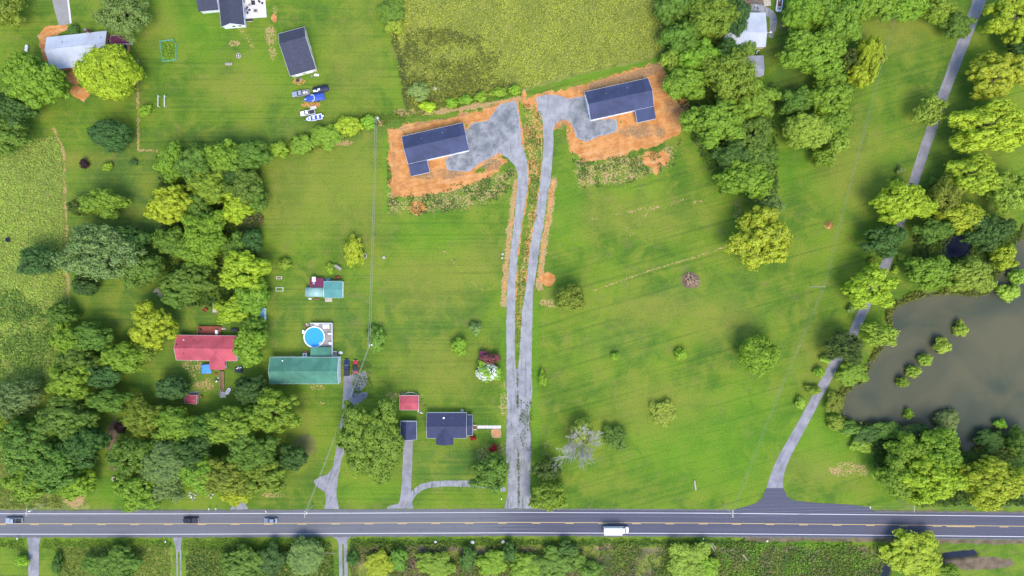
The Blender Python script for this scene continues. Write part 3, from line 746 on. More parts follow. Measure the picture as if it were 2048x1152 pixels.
zg = np.where(meadow > 0, -.02+(zg+.02)*nr, zg)
bank = np.clip((7-dw)/9, 0, 1.0)
zg = zg-bank*1.1-np.clip(-dw/40, 0, 1)*1.0
GXm = (GX-1024)/S; GYm = (576-GY)/S
nx, ny = len(gx), len(gy)
idx = np.arange(nx*ny).reshape(ny, nx)
F = np.stack([idx[1:, :-1], idx[1:, 1:], idx[:-1, 1:], idx[:-1, :-1]], -1).reshape(-1, 4)
V = np.stack([GXm, GYm, zg], -1).reshape(-1, 3)
gm = np_mesh('ground', V, F, dict(clay=clay.ravel(), straw=straw.ravel(), meadow=meadow.ravel(), dry=dry.ravel(), lush=lush.ravel(), cool=cool.ravel(), soil=soil.ravel(), mulch_and_shade=mulch_and_shade.ravel(), shore=shore.ravel()), True)  # soil also carries the painted shade north of the second new house
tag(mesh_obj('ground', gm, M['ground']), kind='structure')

# ------------------------------------------------------------------ sheets: water, road, drives
def smooth_poly(poly, step=2.5, jit=1.2, seed=0, ns=8):
    P = []
    n = len(poly)
    for i in range(n):
        a, b = poly[i], poly[(i+1) % n]
        L = math.hypot(b[0]-a[0], b[1]-a[1]); k = max(1, int(L/step))
        for j in range(k): P.append((a[0]+(b[0]-a[0])*j/k, a[1]+(b[1]-a[1])*j/k))
    P = np.array(P)
    for _ in range(2): P = .25*np.roll(P, 1, 0)+.5*P+.25*np.roll(P, -1, 0)
    P[:, 0] += (fnoise(P[:, 0], P[:, 1], ns, seed, 3)-.5)*2*jit
    P[:, 1] += (fnoise(P[:, 0], P[:, 1], ns, seed+40, 3)-.5)*2*jit
    return P
def sheet(name, poly, z, mat, jit=1.2, seed=0, smooth=True, kind='structure', parent=None, thick=0.0):
    P = smooth_poly(poly, 2.5, jit, seed) if smooth else np.array(poly, float)
    vs = [((x-1024)/S, (576-y)/S, z) for x, y in P]
    mb = MB()
    n = len(vs)
    mb.v = vs; mb.f = [tuple(range(n-1, -1, -1))]
    me = bpy.data.meshes.new(name); me.from_pydata(mb.v, [], mb.f)
    bm = bmesh.new(); bm.from_mesh(me)
    bmesh.ops.triangulate(bm, faces=bm.faces, ngon_method='BEAUTY')
    for f in bm.faces:
        if f.normal.z < 0: f.normal_flip()
    bm.to_mesh(me); bm.free()
    o = mesh_obj(name, me, M[mat], parent)
    if kind and not parent: o['kind'] = kind
    return o
def ribbon(name, pts, z, mat, jit=1.0, seed=0, parent=None, label=None):
    # pts: (x, y, width) in pixels, smoothed
    P = np.array(pts, float); t = np.arange(len(P)); tt = np.linspace(0, len(P)-1, len(P)*10)
    def cr(c):
        out = []
        for u in tt:
            i = min(int(u), len(P)-2); f = u-i
            p0, p1, p2, p3 = c[max(i-1, 0)], c[i], c[i+1], c[min(i+2, len(P)-1)]
            out.append(.5*((2*p1)+(-p0+p2)*f+(2*p0-5*p1+4*p2-p3)*f*f+(-p0+3*p1-3*p2+p3)*f**3))
        return np.array(out)
    X, Y, W = cr(P[:, 0]), cr(P[:, 1]), cr(P[:, 2])
    dx, dy = np.gradient(X), np.gradient(Y); L = np.hypot(dx, dy); nx_, ny_ = -dy/L, dx/L
    a = [(x+n1*w/2, y+n2*w/2) for x, y, n1, n2, w in zip(X, Y, nx_, ny_, W)]
    b = [(x-n1*w/2, y-n2*w/2) for x, y, n1, n2, w in zip(X, Y, nx_, ny_, W)]
    return sheet(name, a+b[::-1], z, mat, jit, seed, True, 'structure', parent)

sheet('pond_water', [(1660,560),(1960,575),(1990,430),(2200,430),(2200,910),(1900,915),(1660,850)], -.62, 'pond_water', 0, 0, False)
for nm, c, z in (('creek_water', [(1880,455),(1950,455),(1948,520),(1880,522)], -.60), ('creek_water', [(1868,1096),(1976,1092),(1976,1124),(1868,1126)], -.60),
              ('creek_water', [(1742,1170),(1764,1118),(1790,1120),(1784,1170)], -.60), ('creek_water', [(1836,978),(1880,984),(1880,1008),(1836,1006)], -.60)):
    sheet(nm, c, z, 'creek_water', 0, 0, False)

# main road: slab with a real edge, paint as sheets 4 mm above it
def strip_mesh(name, x0, x1, o0, o1, z, mat, parent=None, step=20, wob=0.0):
    xs = np.arange(x0, x1+step*.5, step) if x1-x0 > step else np.array([x0, x1]); xs[-1] = x1
    V = []; yc = road_y(xs)
    w0 = (fnoise(xs, xs*0, 9, 3)-.5)*wob; w1 = (fnoise(xs, xs*0, 9, 8)-.5)*wob
    for x, y, a, b in zip(xs, yc, w0, w1):
        V += [((x-1024)/S, (576-(y+o0+a))/S, z), ((x-1024)/S, (576-(y+o1+b))/S, z)]
    Fs = [(2*i, 2*i+1, 2*i+3, 2*i+2) for i in range(len(xs)-1)]
    me = bpy.data.meshes.new(name); me.from_pydata(V, [], Fs); me.update()
    return mesh_obj(name, me, M[mat], parent)
simple('shoulder', (.13, .128, .13), .9, var=.35, scale=2)
road = strip_mesh('road', -2400, 4400, -25.0, 25.0, .035, 'asphalt', None, 6, 1.6); tag(road, kind='structure')
sh = strip_mesh('road_shoulder', -2400, 4400, -27.5, 27.5, .020, 'shoulder', None, 3, 3.5); tag(sh, kind='structure')
strip_mesh('edge_line', -2400, 4400, -20.4, -19.4, .041, 'paint_white', road)
strip_mesh('edge_line', -2400, 4400, 20.4, 21.4, .041, 'paint_white', road)
strip_mesh('centre_line', -2400, 4400, -.5, .45, .041, 'paint_yellow', road)
x = 59.5-66.6*4
while x < 2300:
    strip_mesh('centre_dash', x, x+17.5, 1.3, 2.3, .041, 'paint_yellow', road); x += 66.6+.25
strip_mesh('centre_dash', 1893, 1950, 1.35, 2.65, .0415, 'paint_yellow', road)

left_drive = [(928,268),(944,246),(975,242),(990,221),(1000,208),(1032,200),(1039,234),(1043,286),(1050,308),(1055,326),(1057,365),(1050,407),(1042.5,456),(1036,500),(1033,540),(1031,576),(1029.5,638),(1029.5,714),(1032,740),
              (1013,740),(1012.6,638),(1014,588),(1018,540),(1023,487),(1029.5,435),(1033.4,386),(1036,355),(1032,334),(1017,318),(998,305),(983,315),(959,326),(946,338),(936,344),(894,340),(889,318),(925,300)]
right_drive = [(1071,195),(1089,189),(1115,190),(1140,198),(1152,194),(1175,193),(1190,240),(1233,237),(1236,258),(1228,266),(1196,273),(1175,284),(1152,276),(1148,260),(1139,242),(1126,238),(1113,245),(1106,260),(1107,279),(1104,331),(1101,362),(1094,396),
               (1087,448),(1080,487),(1074,534),(1066,581),(1064.5,651),(1063,740),(1036,740),(1038.6,716),(1041,672),(1044,625),(1051.6,576),(1055.5,540),(1061,490),(1071,433),(1077.6,386),(1083,344),(1087,292),(1085.5,240),(1076,221)]
merged = [(1013,738),(1063,738),(1064.6,789),(1059,820),(1059,841),(1063,880),(1061,940),(1060,985),(1066,1017),(1008,1017),(1016,985),(1014,940),(1012,900),(1014,820)]
sheet('gravel_driveway', left_drive, .012, 'gravel_new', 1.0, 2)
sheet('gravel_driveway', right_drive, .012, 'gravel_new', 1.0, 5)
sheet('gravel_driveway', merged, .016, 'gravel_old', 1.8, 9)
sheet('gravel_pad', [(930,268),(946,248),(975,244),(992,224),(1003,211),(1028,205),(1036,236),(1036,262),(1010,285),(990,300),(975,315),(950,332),(935,342),(897,338),(892,320),(925,300)], .020, 'gravel_pad', 2.2, 4)
sheet('gravel_pad', [(1142,202),(1155,197),(1175,196),(1190,240),(1231,239),(1233,256),(1226,263),(1196,270),(1176,280),(1155,273),(1151,258),(1143,240),(1135,225)], .020, 'gravel_pad', 2.0, 6)
lane = [(1990,-90,26),(1975,-40,26),(1959,0,26),(1948,30,24),(1922,96,23),(1885,195,21),(1852,290,20),(1827,366,19.5),(1799,449,19),(1771,530,19),(1733,607,19),(1703,672,19),(1671,724,19),(1635,792,19),(1601,855,19.5),(1567,917,22),(1553,956,27),(1549,985,36)]
ribbon('gravel_lane', lane, .012, 'gravel_lane', .6, 3)
sheet('lane_apron', [(1532,976),(1567,976),(1575,994),(1588,1001.5),(1626,1005),(1717,1010.5),(1735,1014.5),(1762,1028),(1462,1026),(1470,1018.6),(1509,1008),(1524,998)], .028, 'asphalt', .5, 7)
sheet('gravel_driveway', [(688,750),(704,750),(705,775),(712,786),(734,784),(738,790),(712,812),(703,840),(690,904),(684,917),(676,956),(672,992),(679,1018),(648,1018),(652,1003),(650,985),(632,972),(626.5,961),(640,953.6),(656,948),(665.5,935),(676,880),(684,828),(686,781)], .012, 'gravel_lane', 1.0, 11)
sheet('gravel_parking', [(703,735),(716,748),(730,740),(736,756),(730,776),(714,786),(706,765)], .016, 'gravel_old', 3.0, 13)
sheet('gravel_driveway', [(806,878),(826,878),(824,940),(822,970),(822,1000),(828,1017),(772,1017),(778,1012),(798,1007),(802,987),(804.5,961),(806,920)], .012, 'gravel_lane', 1.0, 15)
ribbon('curved_drive', [(818,1004,10),(829,985,12),(850,972,12),(890,967,12),(950,968.5,12.5),(985,974,9),(1012,980,9)], .016, 'gravel_old', .9, 17)
sheet('gravel_driveway', [(53,1070),(83,1070),(78,1089),(77.5,1200),(57,1200),(57,1091)], .012, 'gravel_lane', .8, 19)
sheet('gravel_driveway', [(344,1070),(365,1070),(362,1090),(361,1104),(352,1104),(350,1088)], .012, 'gravel_lane', 1.2, 21)
for tx in (353.5, 360.8):
    ribbon('wheel_track', [(tx,1098,3.2),(tx+.6,1120,3),(tx+1,1150,2.6),(tx+1.5,1190,2.6)], .013, 'gravel_old', .8, int(tx))
sheet('gravel_driveway', [(660,1070),(707,1070),(695,1079),(694,1088),(676,1088),(675,1079)], .012, 'gravel_lane', 1.0, 23)
for tx in (680.5, 691):
    ribbon('wheel_track', [(tx,1084,7),(tx+.6,1110,6.8),(tx+1.4,1150,6.6),(tx+2,1190,6.5)], .013, 'gravel_lane', .7, int(tx))
sheet('gravel_driveway', [(470,996),(488.4,996),(492,1010),(498,1019),(458,1019),(466,1010)], .012, 'gravel_lane', 1.0, 25)
sheet('concrete_drive', [(100,-80),(126,-80),(140,48),(118,52),(104,0)], .012, 'concrete', .8, 27)
sheet('concrete_kerb', [(126,-80),(129,-80),(144,48),(140,49)], .06, 'concrete_pale', .2, 28)
ribbon('gravel_track', [(1472,24,12),(1495,17,14),(1520,17,15),(1543,30,16),(1546,52,14),(1541,75,9)], .012, 'gravel_old', 2.0, 29)
sheet('dirt_track', [(1548,150),(1556,150),(1562,200),(1560,240),(1566,300),(1556,300),(1550,240),(1550,200)], .004, 'wood_brown', 2.0, 30) if False else None

# ------------------------------------------------------------------ foliage meshes
def leaf_quads(P, Nrm, size, r, up_tw=None):
    """One folded leaf spray (2 triangles) per point. Returns V (4n,3), F (2n,3)."""
    n = len(P)
    Nrm = Nrm/np.linalg.norm(Nrm, axis=1, keepdims=True)
    a = r.normal(size=(n, 3)); a -= (a*Nrm).sum(1, keepdims=True)*Nrm; a /= np.linalg.norm(a, axis=1, keepdims=True)
    b = np.cross(Nrm, a)
    s = size*(.65+.7*r.random(n))[:, None]; w = (.55+.35*r.random(n))[:, None]
    base = P-a*s*.55; tip = P+a*s*.55-Nrm*s*.12
    l = P+b*s*w*.5-Nrm*s*.14+a*s*.05; q = P-b*s*w*.5-Nrm*s*.14+a*s*.05
    V = np.stack([base, l, tip, q], 1).reshape(-1, 3)
    i = np.arange(n)*4
    F = np.concatenate([np.stack([i, i+2, i+1], 1), np.stack([i, i+3, i+2], 1)])
    return V, F

def crown(seed, Rr, Ht, style):
    """Crown of nominal radius Rr, tree height Ht; returns mesh and clump centres."""
    r = np.random.default_rng(seed)
    zc = {'c': .60, 'f': .52, 'w': .60, 's': .48}[style]*Ht; hz = Ht-zc
    nc = {'c': int(30+Rr*7), 'f': int(40+Rr*10), 'w': int(26+Rr*6), 's': 26}[style]
    vf = .72+.6*r.random()            # sparser or fuller crowns
    if style == 'c' and Rr > 6: nc = 92
    if style == 'c': nc = int(nc*vf)
    # best-candidate clump centres in the crown's volume near its surface
    C = []
    lob = r.random(6)*6.28; la = .12+.17*r.random(6)
    def hull(d):
        th = math.atan2(d[1], d[0])
        k = 1+sum(la[i]*math.sin((i+2)*th+lob[i])*.55 for i in range(5))
        return k*(1 if style != 'f' else 1/(1+.5*(k-1)))
    for i in range(nc):
        best, bd = None, -1
        for _ in range(14):
            d = r.normal(size=3); d /= np.linalg.norm(d)
            if d[2] < -.45: d[2] = -d[2]
            f = {'c': .50+.40*r.random()**.6, 'f': .72+.14*r.random(), 'w': .35+.5*r.random()**.6, 's': .55+.25*r.random()}[style]
            p = np.array([d[0]*Rr*f*hull(d), d[1]*Rr*f*hull(d), d[2]*hz*f*.95])
            dd = 9 if not C else min(np.linalg.norm(p-c[0]) for c in C)
            if dd > bd: best, bd = (p, d), dd
        C.append(best)
    P, N, V1 = [], [], []
    rc0 = {'c': .245, 'f': .24, 'w': .26, 's': .36}[style]*Rr
    if style == 'c' and Rr > 6: rc0 *= .78
    if style == 'c': rc0 *= (1/vf)**.35
    if style == 'f': rc0 *= .85
    leaf = {'c': .40+.022*Rr, 'f': .30+.014*Rr, 'w': .34+.02*Rr, 's': .16+.05*Rr}[style]
    for (p, d) in C:
        rc = rc0*(.5+.95*r.random()); vb = r.random()
        # leaves inside the clump
        n = int(.9*4*math.pi*rc*rc*.6/(leaf*leaf*.5))
        if style == 'w': n = int(n*.45)
        q = r.normal(size=(n, 3)); q += d*.5+np.array([0, 0, .3]); q /= np.linalg.norm(q, axis=1, keepdims=True)
        P.append(p+q*(rc*(.25+.5*r.random(n)))[:, None]); N.append(q*.5+np.array([0, 0, .5])+r.normal(size=(n, 3))*.5)
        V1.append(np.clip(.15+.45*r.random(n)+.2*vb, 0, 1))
        # sprays of leaves standing out of the clump
        ts = {'c': .50+.030*Rr, 'f': .34+.02*Rr, 'w': .50+.03*Rr, 's': .16+.09*Rr}[style]
        m = max(5, int({'c': 1.25, 'f': 1.5, 'w': .9, 's': 1.3}[style]*4*math.pi*rc*rc*.62/(math.pi*ts*ts*.75)))
        for _ in range(m):
            u = r.normal(size=3); u += d*.6+np.array([0, 0, .5]); u /= np.linalg.norm(u)
            c = p+u*rc*(.70+.5*r.random()+(.45*r.random() if r.random() < .16 else 0))*np.array([1, 1, .85])
            k = 9 if style != 'w' else 7
            w = r.normal(size=(k, 3)); w -= (w@u)[:, None]*u*.8; w /= np.linalg.norm(w, axis=1, keepdims=True)
            rr_ = ts*(.15+.85*r.random(k)**.7)
            P.append(c+w*rr_[:, None]-u*(rr_**2/ts*.35)[:, None]); N.append(u+w*(.35+.45*rr_/ts)[:, None]+r.normal(size=(k, 3))*.16+np.array([0, 0, .15]))
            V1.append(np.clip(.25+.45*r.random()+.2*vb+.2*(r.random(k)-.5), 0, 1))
    P = np.concatenate(P); N = np.concatenate(N); v = np.concatenate(V1)
    P[:, 2] += zc
    P[:, 2] = np.maximum(P[:, 2], .12*Ht)
    V, F = leaf_quads(P, N, leaf, r)
    return V, F, np.repeat(v, 4), [c[0]+np.array([0, 0, zc]) for c in C]

def trunk_mesh(seed, Rr, Ht, centres, style):
    r = random.Random(seed); mb = MB()
    rt = {'s': .05+.03*Rr}.get(style, .07+.045*Rr)
    top = Ht*(.55 if style != 's' else .4)
    sway = [r.uniform(-.06, .06)*Rr for _ in range(4)]
    pts = [(0, 0, -.15), (sway[0]*.3, sway[1]*.3, top*.25), (sway[0], sway[1], top*.6), (sway[2], sway[3], top), (sway[2]*1.5, sway[3]*1.5, Ht*.8)]
    mb.tube(pts, [rt*1.35, rt, rt*.8, rt*.5, rt*.15], 7)
    cs = list(centres); r.shuffle(cs)
    for c in cs[:(16 if style == 'w' else 10) if style != 's' else 5]:
        k = r.uniform(.35, .9); b = Vector((sway[0]*k, sway[1]*k, top*k)); e = Vector(c)
        m = b.lerp(e, .5)+Vector((0, 0, -.06*Rr))
        mb.tube([b, m, e, e+(e-m)*.35], [rt*.42, rt*.26, rt*.12, rt*.04], 5)
    return mb

PROTO = {}
def proto(style, cls, k, Rr, Ht):
    V, F, v, cs = crown(hash((style, cls, k)) % 1000+k*31 if False else (ord(style)*7+cls*131+k*17), Rr, Ht, style)
    me = np_mesh('crown', V, F, dict(v=v)); me.materials.append(M['leaf'])
    tm = trunk_mesh(k*5+cls, Rr, Ht, cs, style)
    t_me = bpy.data.meshes.new('trunk'); t_me.from_pydata(tm.v, [], tm.f); t_me.materials.append(M['bark'])
    PROTO.setdefault((style, cls), []).append((me, t_me, Rr, Ht))
for k in range(8): proto('c', 2, k, 9.0, 14.5)
for k in range(6): proto('c', 1, k, 6.0, 10.5)
for k in range(3): proto('c', 0, k, 3.8, 6.5)
for k in range(3): proto('f', 2, k, 7.5, 12.0)
for k in range(2): proto('f', 1, k, 4.6, 7.5)
for k in range(3): proto('w', 2, k, 8.0, 13.0)
for k in range(3): proto('w', 1, k, 4.8, 7.5)
for k in range(3): proto('s', 1, k, 2.6, 3.9)
for k in range(3): proto('s', 0, k, 1.5, 2.6)

def blossom(parent, Rr, Ht, seed, n, col):
    r = np.random.default_rng(seed)
    d = r.normal(size=(n, 3)); d[:, 2] = np.abs(d[:, 2]); d /= np.linalg.norm(d, axis=1, keepdims=True)
    keep = fnoise(d[:, 0]*9, d[:, 1]*9, 1.6, seed) > .43
    d = d[keep]
    P = d*np.array([Rr*.98, Rr*.98, Ht*.52])+np.array([0, 0, Ht*.48])
    P += d*r.uniform(.0, .18, (len(d), 1))
    V, F = leaf_quads(P, d+r.normal(size=d.shape)*.3, .26, r)
    return mesh_obj('blossom', np_mesh('blossom', V, F), M[col], parent)

tree_groups = {'s': 'bushes and shrubs about the place', 'c': 'broadleaf trees about the place', 'f': 'dense fine-leaved trees', 'w': 'loose feathery trees'}
for i, (x, y, rx, ry, k, c, lab, h) in enumerate(TREES):
    r = random.Random(i*13+5)
    H_ = tree_h(rx, ry, k, h)
    zv = H_*.58
    kk = (CAMZ-zv)/CAMZ/S
    loc = G(x, y, zv); loc.z = 0
    in_pond = float(sdist(np.array([float(x)]), np.array([float(y)]), pond)[0]) < -4
    if in_pond: loc.z = -1.3; H_ += .9
    rm = (rx+ry)/2*kk
    if k == 's': cls = 1 if rm > 2.0 else 0
    elif k == 'c': cls = 2 if rm > 7.4 else (1 if rm > 4.6 else 0)
    elif k == 'f': cls = 2 if rm > 6 else 1
    else: cls = 2 if rm > 6.2 else 1
    ps = PROTO[(k, cls)]; me, tme, Rr, Ht = ps[r.randrange(len(ps))]
    name = {'s': 'bush', 'c': 'broadleaf_tree', 'f': 'evergreen_tree' if c in 'UDNO' else 'dense_tree', 'w': 'feathery_tree'}[k]
    if 'oak' in lab: name = 'oak_tree'
    if 'cedar' in lab: name = 'cedar_tree'
    e = empty(name, loc, 0, lab, 'bush' if k == 's' or 'bush' in lab or 'shrub' in lab else 'tree', tree_groups[k])
    e.scale = (rx*kk/Rr*.91, ry*kk/Rr*.91, H_/Ht)
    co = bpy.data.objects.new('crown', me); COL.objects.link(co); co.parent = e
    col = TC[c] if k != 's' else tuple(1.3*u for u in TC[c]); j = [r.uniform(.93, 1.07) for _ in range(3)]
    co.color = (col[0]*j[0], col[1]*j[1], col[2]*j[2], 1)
    to = bpy.data.objects.new('trunk', tme); COL.objects.link(to); to.parent = e
    rz = r.uniform(0, 6.28); co.rotation_euler = (0, 0, rz); to.rotation_euler = (0, 0, rz)
    if 'white blossom' in lab: e.name = 'flowering_shrub'; blossom(e, Rr, Ht, 3, 1700, 'petal_white')

# bare dead tree: forked grey limbs
def dead_tree(x, y, r_px, Ht, label, seed, name='dead_tree'):
    r = random.Random(seed); zv = Ht*.75
    loc = G(x, y, zv); loc.z = 0; Rm = r_px/S*(CAMZ-zv)/CAMZ
    e = empty(name, loc, 0, label, 'tree')
    tm = MB(); tm.tube([(0, 0, -.1), (.05, .03, Ht*.2), (0, .1, Ht*.4)], [.28, .22, .16], 7); tm.build('trunk', M['dead_wood'], e)
    lm_ = MB()
    def branch(p, d, L, rad, lev):
        pts = [p]; q = Vector(p); dd = Vector(d)
        for s_ in range(4):
            dd = (dd+Vector((r.uniform(-.2, .2), r.uniform(-.2, .2), r.uniform(-.05, .15)))).normalized()
            q = q+dd*L/4; pts.append(q.copy())
        lm_.tube(pts, [rad*(1-.19*s_) for s_ in range(5)], 4 if lev else 5)
        if lev < 3:
            for _ in range((8, 5, 4)[lev]):
                t = r.randrange(1, 5); ang = r.uniform(-.75, .75)
                nd = Matrix.Rotation(ang, 3, 'Z') @ dd + Vector((0, 0, r.uniform(-.1, .3)))
                branch(pts[t], nd.normalized(), L*r.uniform(.45, .65), max(.045, rad*.55), lev+1)
    for k in range(17):
        a = k/17*6.28+r.uniform(-.2, .2)
        branch(Vector((0, .05, Ht*r.uniform(.2, .4))), Vector((math.cos(a), math.sin(a), r.uniform(.5, 1.1))).normalized(), Rm*r.uniform(.6, .9), .13, 0)
    lm_.build('limbs', M['dead_wood'], e)
dead_tree(1159, 893, 46, 6.5, 'bare grey dead tree with spreading white branches near the driveway mouth', 4)
dead_tree(322, 584, 13, 4.5, 'small bare whitish dead tree left of the grove above the red-roofed house', 9)

# ------------------------------------------------------------------ uncountable ground cover
def scatter(poly, per_px2, keep=None, seed=1, also_not=()):
    r = np.random.default_rng(seed); P = np.array(poly, float)
    x0, y0 = P.min(0); x1, y1 = P.max(0); n = int((x1-x0)*(y1-y0)*per_px2)
    X = r.uniform(x0, x1, n); Y = r.uniform(y0, y1, n)
    ok = sdist(X, Y, poly) < (fnoise(X, Y, 14, seed+60, 3)-.55)*16
    ok &= np.abs(Y-road_y(X)) > 28
    if keep is not None: ok &= keep(X, Y, r)
    return X[ok], Y[ok], r
def cover(name, X, Y, r, size, height, colour, label, cat, tilt=1.15, vn=None, zoff=0.0):
    n = len(X)
    z = np.abs(r.normal(size=n))*height*.5+height*.15+zoff
    P = np.stack([(X-1024)/S, (576-Y)/S, z], 1)
    N = r.normal(size=(n, 3))*tilt*.6; N[:, 2] = np.abs(N[:, 2])*.6+.75
    V, F = leaf_quads(P, N, size, r)
    v = np.clip(1.0*fnoise(X, Y, 46, 3, 5)+.55*r.random(n)-.32 if vn is None else vn, 0, 1)
    o = mesh_obj(name, np_mesh(name, V, F, dict(v=np.repeat(v, 4))), M['leaf']); o.color = (*colour, 1)
    return tag(o, label, cat, kind='stuff')
X, Y, r = scatter([(775,-30),(768,20),(797,120),(814,205),(824,224),(900,204),(1042,180),(1110,157),(1300,114),(1324,95),(1330,-30)], .34, None, 2)
cover('meadow_grass', X, Y, r, .52, .6, (.32, .355, .065), 'tall yellow-green meadow grass above the new houses', 'grass')
X, Y, r = scatter([(812,60),(880,55),(980,80),(1010,110),(980,150),(1040,178),(900,205),(830,222),(815,190),(800,130)], .30, lambda a, b, q: fnoise(a, b, 34, 9, 4) > .34+.34*q.random(len(a)), 3)
cover('meadow_weeds', X, Y, r, .75, .9, (.13, .15, .035), 'dark weeds in the lower-left corner of the tall meadow', 'weeds', zoff=.1)
X, Y, r = scatter([(-30,292),(60,282),(112,272),(127,310),(130,480),(135,640),(112,690),(100,790),(70,835),(0,870),(-30,870)], .36, None, 4)
cover('meadow_grass', X, Y, r, .50, .6, (.30, .41, .085), 'rough light green grass of the field at the left edge', 'grass')
X, Y, r = scatter([(-30,560),(60,590),(110,640),(105,760),(60,800),(-30,780)], .22, lambda a, b, q: fnoise(a, b, 30, 12, 4) > .32+.36*q.random(len(a)), 5)
cover('field_weeds', X, Y, r, .8, .9, (.11, .19, .035), 'darker leafy weeds in the lower part of the left field', 'weeds', zoff=.1)
X, Y, r = scatter([(700,1084),(1490,1084),(1760,1090),(1772,1120),(1752,1170),(700,1170)], .34, lambda a, b, q: fnoise(a, b, 40, 15, 3) > .34+.3*q.random(len(a)), 6)
cover('roadside_brush', X, Y, r, .62, 1.0, (.14, .19, .035), 'tangled green brush along the lower side of the road', 'brush', zoff=.1)
X, Y, r = scatter([(1200,1098),(1330,1098),(1440,1094),(1760,1094),(1765,1130),(1750,1170),(1190,1170)], .30, lambda a, b, q: fnoise(a, b, 36, 25, 4) > .30+.34*q.random(len(a)), 7)
cover('creeper', X, Y, r, .50, .8, (.085, .150, .032), 'dark green creeping undergrowth in the lower middle right', 'undergrowth', zoff=.15)
X, Y, r = scatter([(-30,1080),(660,1078),(660,1098),(345,1100),(345,1170),(120,1170),(110,1098),(-30,1098)], .32, lambda a, b, q: (np.abs(a-67) > 17) & (np.abs(a-355) > 13), 8)
cover('verge_grass', X, Y, r, .5, .45, (.115, .185, .022), 'unmown green grass on the lower left road verge', 'grass')
X, Y, r = scatter([(372,1095),(665,1086),(672,1170),(372,1170)], .34, None, 9)
cover('verge_weeds', X, Y, r, .6, .6, (.085, .150, .022), 'leafy weeds below the road left of the two-track drive', 'weeds')
X, Y, r = scatter([(700,1076),(1490,1078),(1490,1092),(700,1094)], .4, None, 10)
cover('verge_grass', X, Y, r, .5, .4, (.075, .145, .018), 'dark green grass strip along the lower road edge', 'grass')
X, Y, r = scatter([(-30,890),(20,900),(60,985),(170,1002),(175,1018),(-30,1018)], .36, lambda a, b, q: ~((np.abs(a-150) < 24) & (b > 945)), 11)
cover('verge_grass', X, Y, r, .55, .5, (.145, .20, .035), 'rough grass on the upper road verge at the left', 'grass')
def band(a, b, q):
    d = sdist(a, b, pond); return (d > -2) & (d < 5+14*fnoise(a, b, 40, 22, 2)) & (fnoise(a, b, 18, 19, 3) > .40)
X, Y, r = scatter([(1655,560),(2050,440),(2060,910),(1655,880)], .5, band, 12)
cover('bank_reeds', X, Y, r, .7, 1.2, (.135, .155, .028), 'yellowish reeds and weeds along the pond bank', 'reeds', zoff=-.25)
X, Y, r = scatter([(1740,860),(1920,870),(2050,880),(2050,1012),(1830,1012),(1750,960)], .16, lambda a, b, q: (sdist(a, b, pond) > 2) & (sdist(a, b, creek_c) > 1), 13)
cover('bank_undergrowth', X, Y, r, .8, 1.4, (.055, .10, .022), 'dark undergrowth between the pond and the road', 'undergrowth', zoff=.1)
X, Y, r = scatter([(1830,470),(1990,440),(2045,470),(2000,560),(1850,570),(1815,540)], .14, lambda a, b, q: (sdist(a, b, pond) > 2) & (sdist(a, b, inlet) > 0), 14)
cover('bank_undergrowth', X, Y, r, .8, 1.2, (.060, .105, .024), 'dark undergrowth round the small inlet', 'undergrowth', zoff=.1)
X, Y, r = scatter([(315,300),(520,295),(530,620),(330,615),(320,440)], .10, None, 15)
cover('grove_undergrowth', X, Y, r, .8, 1.6, (.055, .105, .022), 'leafy undergrowth inside the grove beside the mown lawn', 'undergrowth', zoff=.1)
X, Y, r = scatter([(540,290),(700,235),(760,228),(812,222),(812,238),(760,252),(700,275),(640,305),(545,315)], .22, None, 16)
cover('hedge_weeds', X, Y, r, .6, .9, (.12, .175, .02), 'low weeds filling the gaps of the hedge', 'weeds')
X, Y, r = scatter([(812,222),(900,204),(1042,180),(1044,192),(960,206),(860,226),(815,236)], .32, None, 17)
cover('bank_grass', X, Y, r, .55, .6, (.10, .17, .02), 'green weeds on the bank between meadow and clay', 'grass')
X, Y, r = scatter([(1330,0),(1500,0),(1555,200),(1555,390),(1440,390),(1370,250),(1330,120)], .07, lambda a, b, q: ~((a > 1440) & (b < 165)), 18)
cover('strip_undergrowth', X, Y, r, .8, 1.6, (.050, .095, .022), 'dark undergrowth below the tree strip right of the new houses', 'undergrowth', zoff=.1)
def tufts(poly, dens, thr, sc, seed): return scatter(poly, dens, lambda a, b, q: fnoise(a, b, sc, seed+50, 3) > thr, seed)
X, Y, r = tufts(fringe1, .30, .52, 14, 19); cover('weed_tufts', X, Y, r, .42, .3, (.060, .115, .028), 'weed tufts on the clay below the first new house', 'weeds')
X, Y, r = tufts(fringe2, .30, .52, 14, 20); cover('weed_tufts', X, Y, r, .42, .3, (.060, .115, .028), 'weed tufts on the clay below the second new house', 'weeds')
X, Y, r = tufts(median, .30, .48, 14, 21); cover('weed_tufts', X, Y, r, .36, .25, (.10, .13, .03), 'grass tufts on the strip between the two gravel drives', 'weeds')
X, Y, r = scatter([(1028,738),(1042,738),(1046,1008),(1030,1008)], .9, lambda a, b, q: (np.abs(a-1034.5-(b-738)*.012) < .8+2.0*fnoise(a*0, b, 22, 31, 3)) & (fnoise(a, b, 16, 33, 3) > .42+.3*q.random(len(a))), 41)
cover('driveway_weeds', X, Y, r, .38, .2, (.075, .135, .03), 'strip of weeds down the middle of the wide gravel driveway', 'weeds', zoff=.02)
X, Y, r = scatter([(1040,800),(1066,800),(1066,1010),(1042,1010)], .5, lambda a, b, q: fnoise(a, b, 22, 35, 4) > .50+.25*q.random(len(a)), 42)
cover('driveway_weeds', X, Y, r, .36, .2, (.075, .135, .03), 'scattered weeds on the right half of the driveway mouth', 'weeds', zoff=.02)
